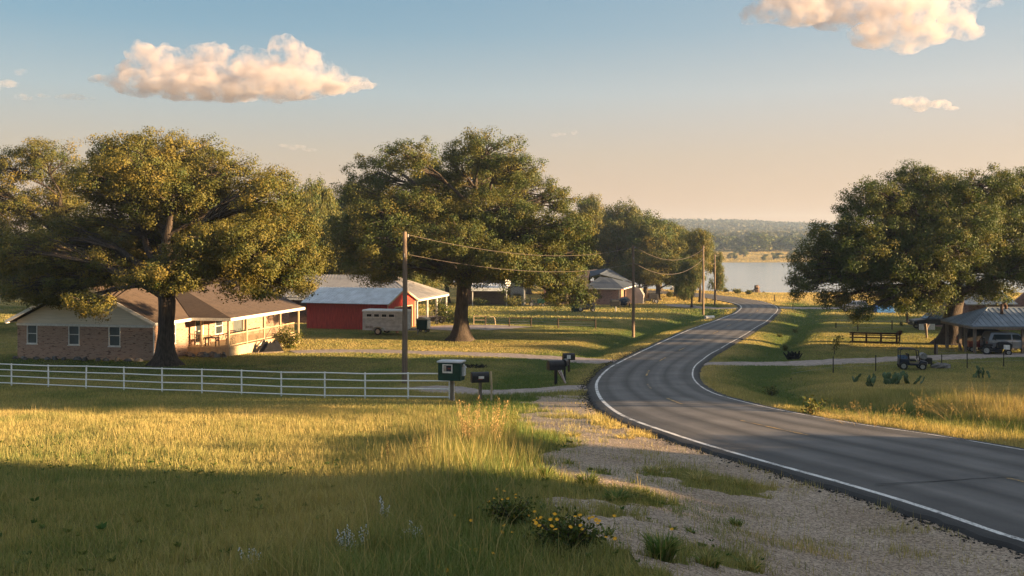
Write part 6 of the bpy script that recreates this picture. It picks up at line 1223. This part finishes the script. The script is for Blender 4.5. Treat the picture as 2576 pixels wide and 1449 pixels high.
for i in range(22): a = random.random()*6.28; q = .4*math.sqrt(random.random()); c = (q*math.cos(a), q*math.sin(a)*.8, .40+.07*random.random()-.25*q); mb = MB(); flower_head(mb, c, .022+.009*random.random()); mb.build('flower', M['yellowpetal'], t)
x, y = G(1290, 1330); t = shrub('daisy_bush', 'smaller dull green bush left of the yellow flowered one', (x, y, gz(x, y)), .7, .34, 1500, 42, .05, .15, None, 24, 'flowering bush')
for i in range(4): a = random.random()*6.28; q = .35*math.sqrt(random.random()); c = (q*math.cos(a), q*math.sin(a)*.8, .38+.06*random.random()-.2*q); mb = MB(); flower_head(mb, c, .021); mb.build('flower', M['yellowpetal'], t)
FL = [(1117,1440),(1125,1436),(1106,1428),(1180,1386),(1080,1352),(1268,1322),(1288,1343),(1365,1330),(1196,1388),(1142,1300),(1262,1342),(1330,1302),(1345,1292),(1352,1310),(1230,1262),(1250,1234),(1268,1240),(1278,1258),(1310,1296),(1500,1310),(1524,1352),(1547,1356),(1394,1294),(1185,1310),(1240,1395),(1160,1375),(1545,1300),(1690,1336)]
for i, (px, py) in enumerate(FL):
    x, y = G(px, py+26); z = gz(x, y); h = .11*y/11*(1+.3*random.random()); t = thing('yellow_flower', 'single yellow flower on a thin stem in the near grass', 'flower', (x, y, z), 0, 'yellow flowers in the near grass'); mb = MB(); mb.tube([(0, 0, -.02), (.01, 0, h*.6), (0, -.01, h)], .003, 4); mb.build('stem', M['cactus'], t); mb = MB(); flower_head(mb, (0, -.01, h), .025+.009*random.random()); mb.build('flower_head', M['yellowpetal'], t)
def white_stalks(label, px, py, n, h, w_, seed):
    r = random.Random(seed); x, y = G(px, py); t = thing('white_wildflower', label, 'wildflower', (x, y, gz(x, y))); mb = MB(); wh = MB(); lf_ = MB()
    for i in range(n):
        a = r.random()*6.28; q = w_*.5*math.sqrt(r.random()); bx_, by_ = q*math.cos(a)*.5, q*math.sin(a)*.5; hh = h*r.uniform(.6, 1.05); tx_, ty_ = q*math.cos(a), q*math.sin(a); mb.tube([(bx_, by_, -.02), ((bx_+tx_)/2, (by_+ty_)/2, hh*.55), (tx_, ty_, hh)], .0035, 4)
        for k in range(12): zz = hh*(.45+.55*k/12); f = zz/hh; wh.ell((bx_+(tx_-bx_)*f+r.uniform(-.02, .02), by_+(ty_-by_)*f+r.uniform(-.02, .02), zz), (.008, .008, .009), 5, 4)
        for k in range(8): zz = hh*.6*r.random(); b_ = r.random()*6.28; f = zz/hh; p0 = Vector((bx_+(tx_-bx_)*f, by_+(ty_-by_)*f, zz)); e = Vector((math.cos(b_), math.sin(b_), .6))*.07; s_ = Vector((-math.sin(b_), math.cos(b_), 0))*.012; lf_.add([p0, p0+e*.5+s_, p0+e, p0+e*.5-s_], [(0, 1, 2, 3)])
    mb.build('stem', M['cactus'], t); wh.build('blossom', M['whitepetal'], t); lf_.build('leaves', M['cactus'], t)
white_stalks('widest patch of white wildflower stalks in the shaded meadow', 888, 1410, 14, .38, .42, 1)
white_stalks('tall slim white wildflower spike in the shaded meadow', 962, 1330, 5, .46, .16, 2)
white_stalks('low sprawling white wildflowers at the bottom edge', 632, 1436, 8, .24, .36, 3)
white_stalks('sparse white wildflowers right of the slim spike', 1045, 1375, 9, .26, .5, 4)
# tall seeding grass and weeds at the meadow corner
M['straw'] = simple('straw_stem', (.22, .16, .06), .8, var=.3, scale=9, bump=0)
def plume(label, px, py, n, h, w_, seed, col, name='seeding_grass', head=1.):
    r = np.random.default_rng(seed); x, y = G(px, py); t = thing(name, label, 'tall grass', (x, y, gz(x, y))); S_, P_, D_ = MB(), [], []
    for i in range(n):
        a = r.uniform(0, 6.283); q = w_*.5*math.sqrt(r.random()); hh = h*r.uniform(.6, 1.05); e = (q*math.cos(a)*1.1, q*math.sin(a), hh); S_.tube([(e[0]*.55, e[1]*.55, -.02), (e[0]*.75, e[1]*.75, hh*.5), e], [.0035, .003, .0015], 4, False)
        m_ = int(26*head); q_ = r.uniform(.62, 1.03, m_); P_.append(np.array(e)[None]*np.c_[.85+.15*q_, .85+.15*q_, q_]+r.normal(size=(m_, 3))*np.array([.022, .022, .015])); D_.append(r.normal(size=(m_, 3))*.5+np.array([0, 0, 1]))
    P_ = np.vstack(P_); D_ = np.vstack(D_); V, Fc, cl = leaf_arrays(P_, D_, np.full(len(P_), .038), .18, np.tile(np.array(col), (len(P_), 1))*(.6+.7*r.random((len(P_), 1))), r); S_.build('stem', M['straw'], t); link('seed_head', arr_mesh('seed_head', V, Fc, cl), M['grass'], t)
plume('pale golden seeding grass standing tall at the meadow corner', 1225, 1150, 26, 1.25, 1.0, 1, (.46, .31, .15))
plume('second clump of seeding grass left of the tallest one', 1180, 1150, 16, 1.15, .6, 2, (.42, .28, .13))
plume('green leafy tall grass at the right rim of the meadow corner', 1262, 1130, 22, .9, .8, 3, (.20, .19, .04))
plume('dark dried weed stalks in the meadow left of the seeding grass', 1062, 1180, 7, .75, .4, 4, (.05, .04, .02), 'dried_weed', .8)
plume('single dark weed stalk in the sunlit meadow', 975, 1180, 3, .7, .2, 5, (.045, .035, .02), 'dried_weed', .7)
plume('golden seeding grass crowning the right roadside meadow', 2480, 1055, 70, .8, 4.5, 6, (.40, .28, .12), head=.6)
plume('golden seeding grass low along the right road verge', 2200, 1068, 46, .55, 3.6, 7, (.38, .26, .11), head=.5)
# broad leaved weeds low in the near meadow
rw = np.random.default_rng(55); n = 1500; yw = np.sqrt(49+(24**2-49)*rw.random(n)); xw = (rw.random(n)*2-1)*.56*yw
gm_ = gravel_m(xw, yw); dd_, ss_, hh_ = roadd_s(xw, yw); k = (gm_ < .1) & (dd_ > hh_+1) & (xw < 3.5) & (fbm(xw*.5, yw*.5, 3, 77) > .46); xw, yw = xw[k], yw[k]; n = len(xw)
nl = 9; an = rw.random(n*nl)*6.283; ln = np.repeat(.03+.05*rw.random(n), nl)*(.6+.7*rw.random(n*nl)); up = .2+.9*rw.random(n*nl); P_ = np.repeat(np.c_[xw, yw, ground(xw, yw)+.02+.10*rw.random(n)], nl, 0); D_ = np.c_[np.cos(an), np.sin(an), up]; D_ /= np.linalg.norm(D_, axis=1)[:, None]; P_ = P_+D_*ln[:, None]*.55
tl = np.repeat(rw.random(n), nl)[:, None]; cw = np.array([.06, .12, .035])*(1-tl)+np.array([.16, .17, .05])*tl; V, Fc, cl = leaf_arrays(P_, D_, ln*1.1, .24, cw*(.8+.4*rw.random((n*nl, 1))), rw)
tag(link('meadow_weeds', arr_mesh('meadow_weeds', V, Fc, cl), M['grass']), 'low broad leaved weeds among the near meadow grass', 'weeds', None, 'stuff')
# ================================================================= evening haze
m, nt, out = nodes('evening_haze'); pv = N(nt, 'VolumePrincipled'); pv.inputs['Color'].default_value = (.56, .73, 1., 1); pv.inputs['Density'].default_value = .00022; pv.inputs['Anisotropy'].default_value = .2
nt.links.new(pv.outputs[0], out.inputs['Volume'])
mb = MB(); mb.box(-700, 1500, -45, 2400, -20, 78); hz = mb.build('haze', m); tag(hz, 'thin evening haze over the lake and ridge', 'haze', None, 'stuff')
# ================================================================= clouds: closed lumpy bodies of vapour far beyond the haze
def cloud(label, lobes, D, dens, seed, vox, depth=.8, n1=13, name='cloud', amp=16., group=None):
    r = random.Random(seed); bm = bmesh.new(); s = D/F
    def sph(c, rad, sub=2):
        mt = Matrix.Translation(c) @ Matrix.Diagonal((rad[0], rad[1], rad[2], 1)); bmesh.ops.create_icosphere(bm, subdivisions=sub, radius=1, matrix=mt)
    cx = sum(l[0] for l in lobes)/len(lobes); org = Vector(((cx-1288)*s, D, CZ-(sum(l[1] for l in lobes)/len(lobes)-YH)*s))
    for px, py, rx, ry in lobes:
        c = Vector(((px-1288)*s, D+r.uniform(-.3, .3)*rx*s, CZ-(py-YH)*s))-org; rad = Vector((rx*s, rx*s*depth, ry*s)); sph(c, rad)
        for i in range(n1):
            a = r.uniform(0, 6.283); e = math.asin(r.uniform(-.35, 1)); u = Vector((math.cos(a)*math.cos(e), math.sin(a)*math.cos(e), math.sin(e)))
            c2 = c+Vector((u.x*rad.x, u.y*rad.y, u.z*rad.z))*.86; m_ = min(rad.x, rad.z)*r.uniform(.25, .55); sph(c2, (m_, m_, m_*.9))
            for j in range(4):
                a = r.uniform(0, 6.283); e = math.asin(r.uniform(-.2, 1)); u = Vector((math.cos(a)*math.cos(e), math.sin(a)*math.cos(e), math.sin(e))); k = m_*r.uniform(.3, .5); sph(c2+u*m_*.85, (k, k, k), 1)
    me = bpy.data.meshes.new(name); bm.to_mesh(me); bm.free()
    m, nt, out = nodes('cloud_vapour'); pv = N(nt, 'VolumePrincipled'); pv.inputs['Color'].default_value = (.70, .66, .685, 1); pv.inputs['Density'].default_value = dens; pv.inputs['Anisotropy'].default_value = .1
    tc = N(nt, 'TexCoord'); nz = noise(nt, tc.outputs['Object'], 1/(vox*7), 5, .66); mr = N(nt, 'MapRange'); nt.links.new(nz, mr.inputs[0]); mr.inputs[1].default_value = .44; mr.inputs[2].default_value = .66; mr.inputs[3].default_value = 0; mr.inputs[4].default_value = dens*2
    nt.links.new(mr.outputs[0], pv.inputs['Density'])
    nt.links.new(pv.outputs[0], out.inputs['Volume'])
    o = link(name, me, m, None, org); tag(o, label, 'cloud', group, None)
    rm = o.modifiers.new('join', 'REMESH'); rm.mode = 'VOXEL'; rm.voxel_size = vox
    tx = bpy.data.textures.new('billow', 'CLOUDS'); tx.noise_scale = vox*5; tx.noise_depth = 4
    dm = o.modifiers.new('billow', 'DISPLACE'); dm.texture = tx; dm.strength = amp; dm.mid_level = .5; dm.texture_coords = 'LOCAL'
    tx2 = bpy.data.textures.new('wisp', 'CLOUDS'); tx2.noise_scale = vox*14; tx2.noise_depth = 3
    d2 = o.modifiers.new('wisp', 'DISPLACE'); d2.texture = tx2; d2.strength = amp*1.8; d2.mid_level = .5; d2.texture_coords = 'LOCAL'
    return o
cloud('long flat bottomed heap cloud above the left oak', [(365,140,42,32),(430,150,55,36),(520,140,55,34),(580,160,60,36),(640,150,48,28),(720,130,46,36),(775,160,55,36),(835,190,50,26),(890,205,36,16),(330,180,52,28),(275,200,45,17),(400,205,110,30),(560,210,140,34),(720,210,120,28),(640,232,130,17),(470,180,120,34),(640,185,120,36),(760,190,90,30),(560,195,150,34),(480,222,140,20),(240,200,24,7),(952,212,14,6),(840,235,36,10),(360,225,80,14),(800,222,110,16),(700,238,120,12),(520,232,150,14),(900,215,50,10)], 3000, .016, 3, 7.)
cloud('big ragged cloud cut by the top edge at the right', [(1900,40,42,32),(1990,30,105,42),(2120,15,120,50),(2250,25,130,62),(2380,40,85,55),(2440,80,42,26),(2210,90,75,32),(2300,95,85,28),(2265,125,42,18),(2000,-40,100,50),(2200,-60,180,60),(2500,12,26,10)], 3000, .012, 5, 8., amp=22)
cloud('small flat cloud above the right oak', [(2262,256,26,11),(2305,256,40,14),(2358,263,34,11),(2398,272,24,4),(2320,274,22,5)], 3000, .014, 7, 3.5, amp=7)
cloud('pink cloud scrap at the left edge of the sky', [(20,212,32,11),(-20,215,30,12)], 3000, .008, 9, 3.5, amp=9)
cloud('thin pinkish wisp below the cloud scrap at the left', [(60,245,26,7),(110,241,22,5),(180,244,42,7),(225,247,16,4)], 3000, .006, 11, 3., amp=8)
cloud('tiny pale wisp beneath the left scrap', [(55,180,20,8)], 3000, .004, 12, 3., amp=7)
cloud('faint streak of cloud right of the left oak top', [(715,366,18,5),(745,370,30,6),(780,378,22,3)], 3000, .0035, 13, 2.5, amp=5)
cloud('small pink puff above the lakeside oaks', [(1448,333,11,6)], 3000, .007, 15, 2., amp=4)
cloud('faint pink streak left of the small puff', [(1405,338,22,5)], 3000, .004, 17, 2., amp=4)
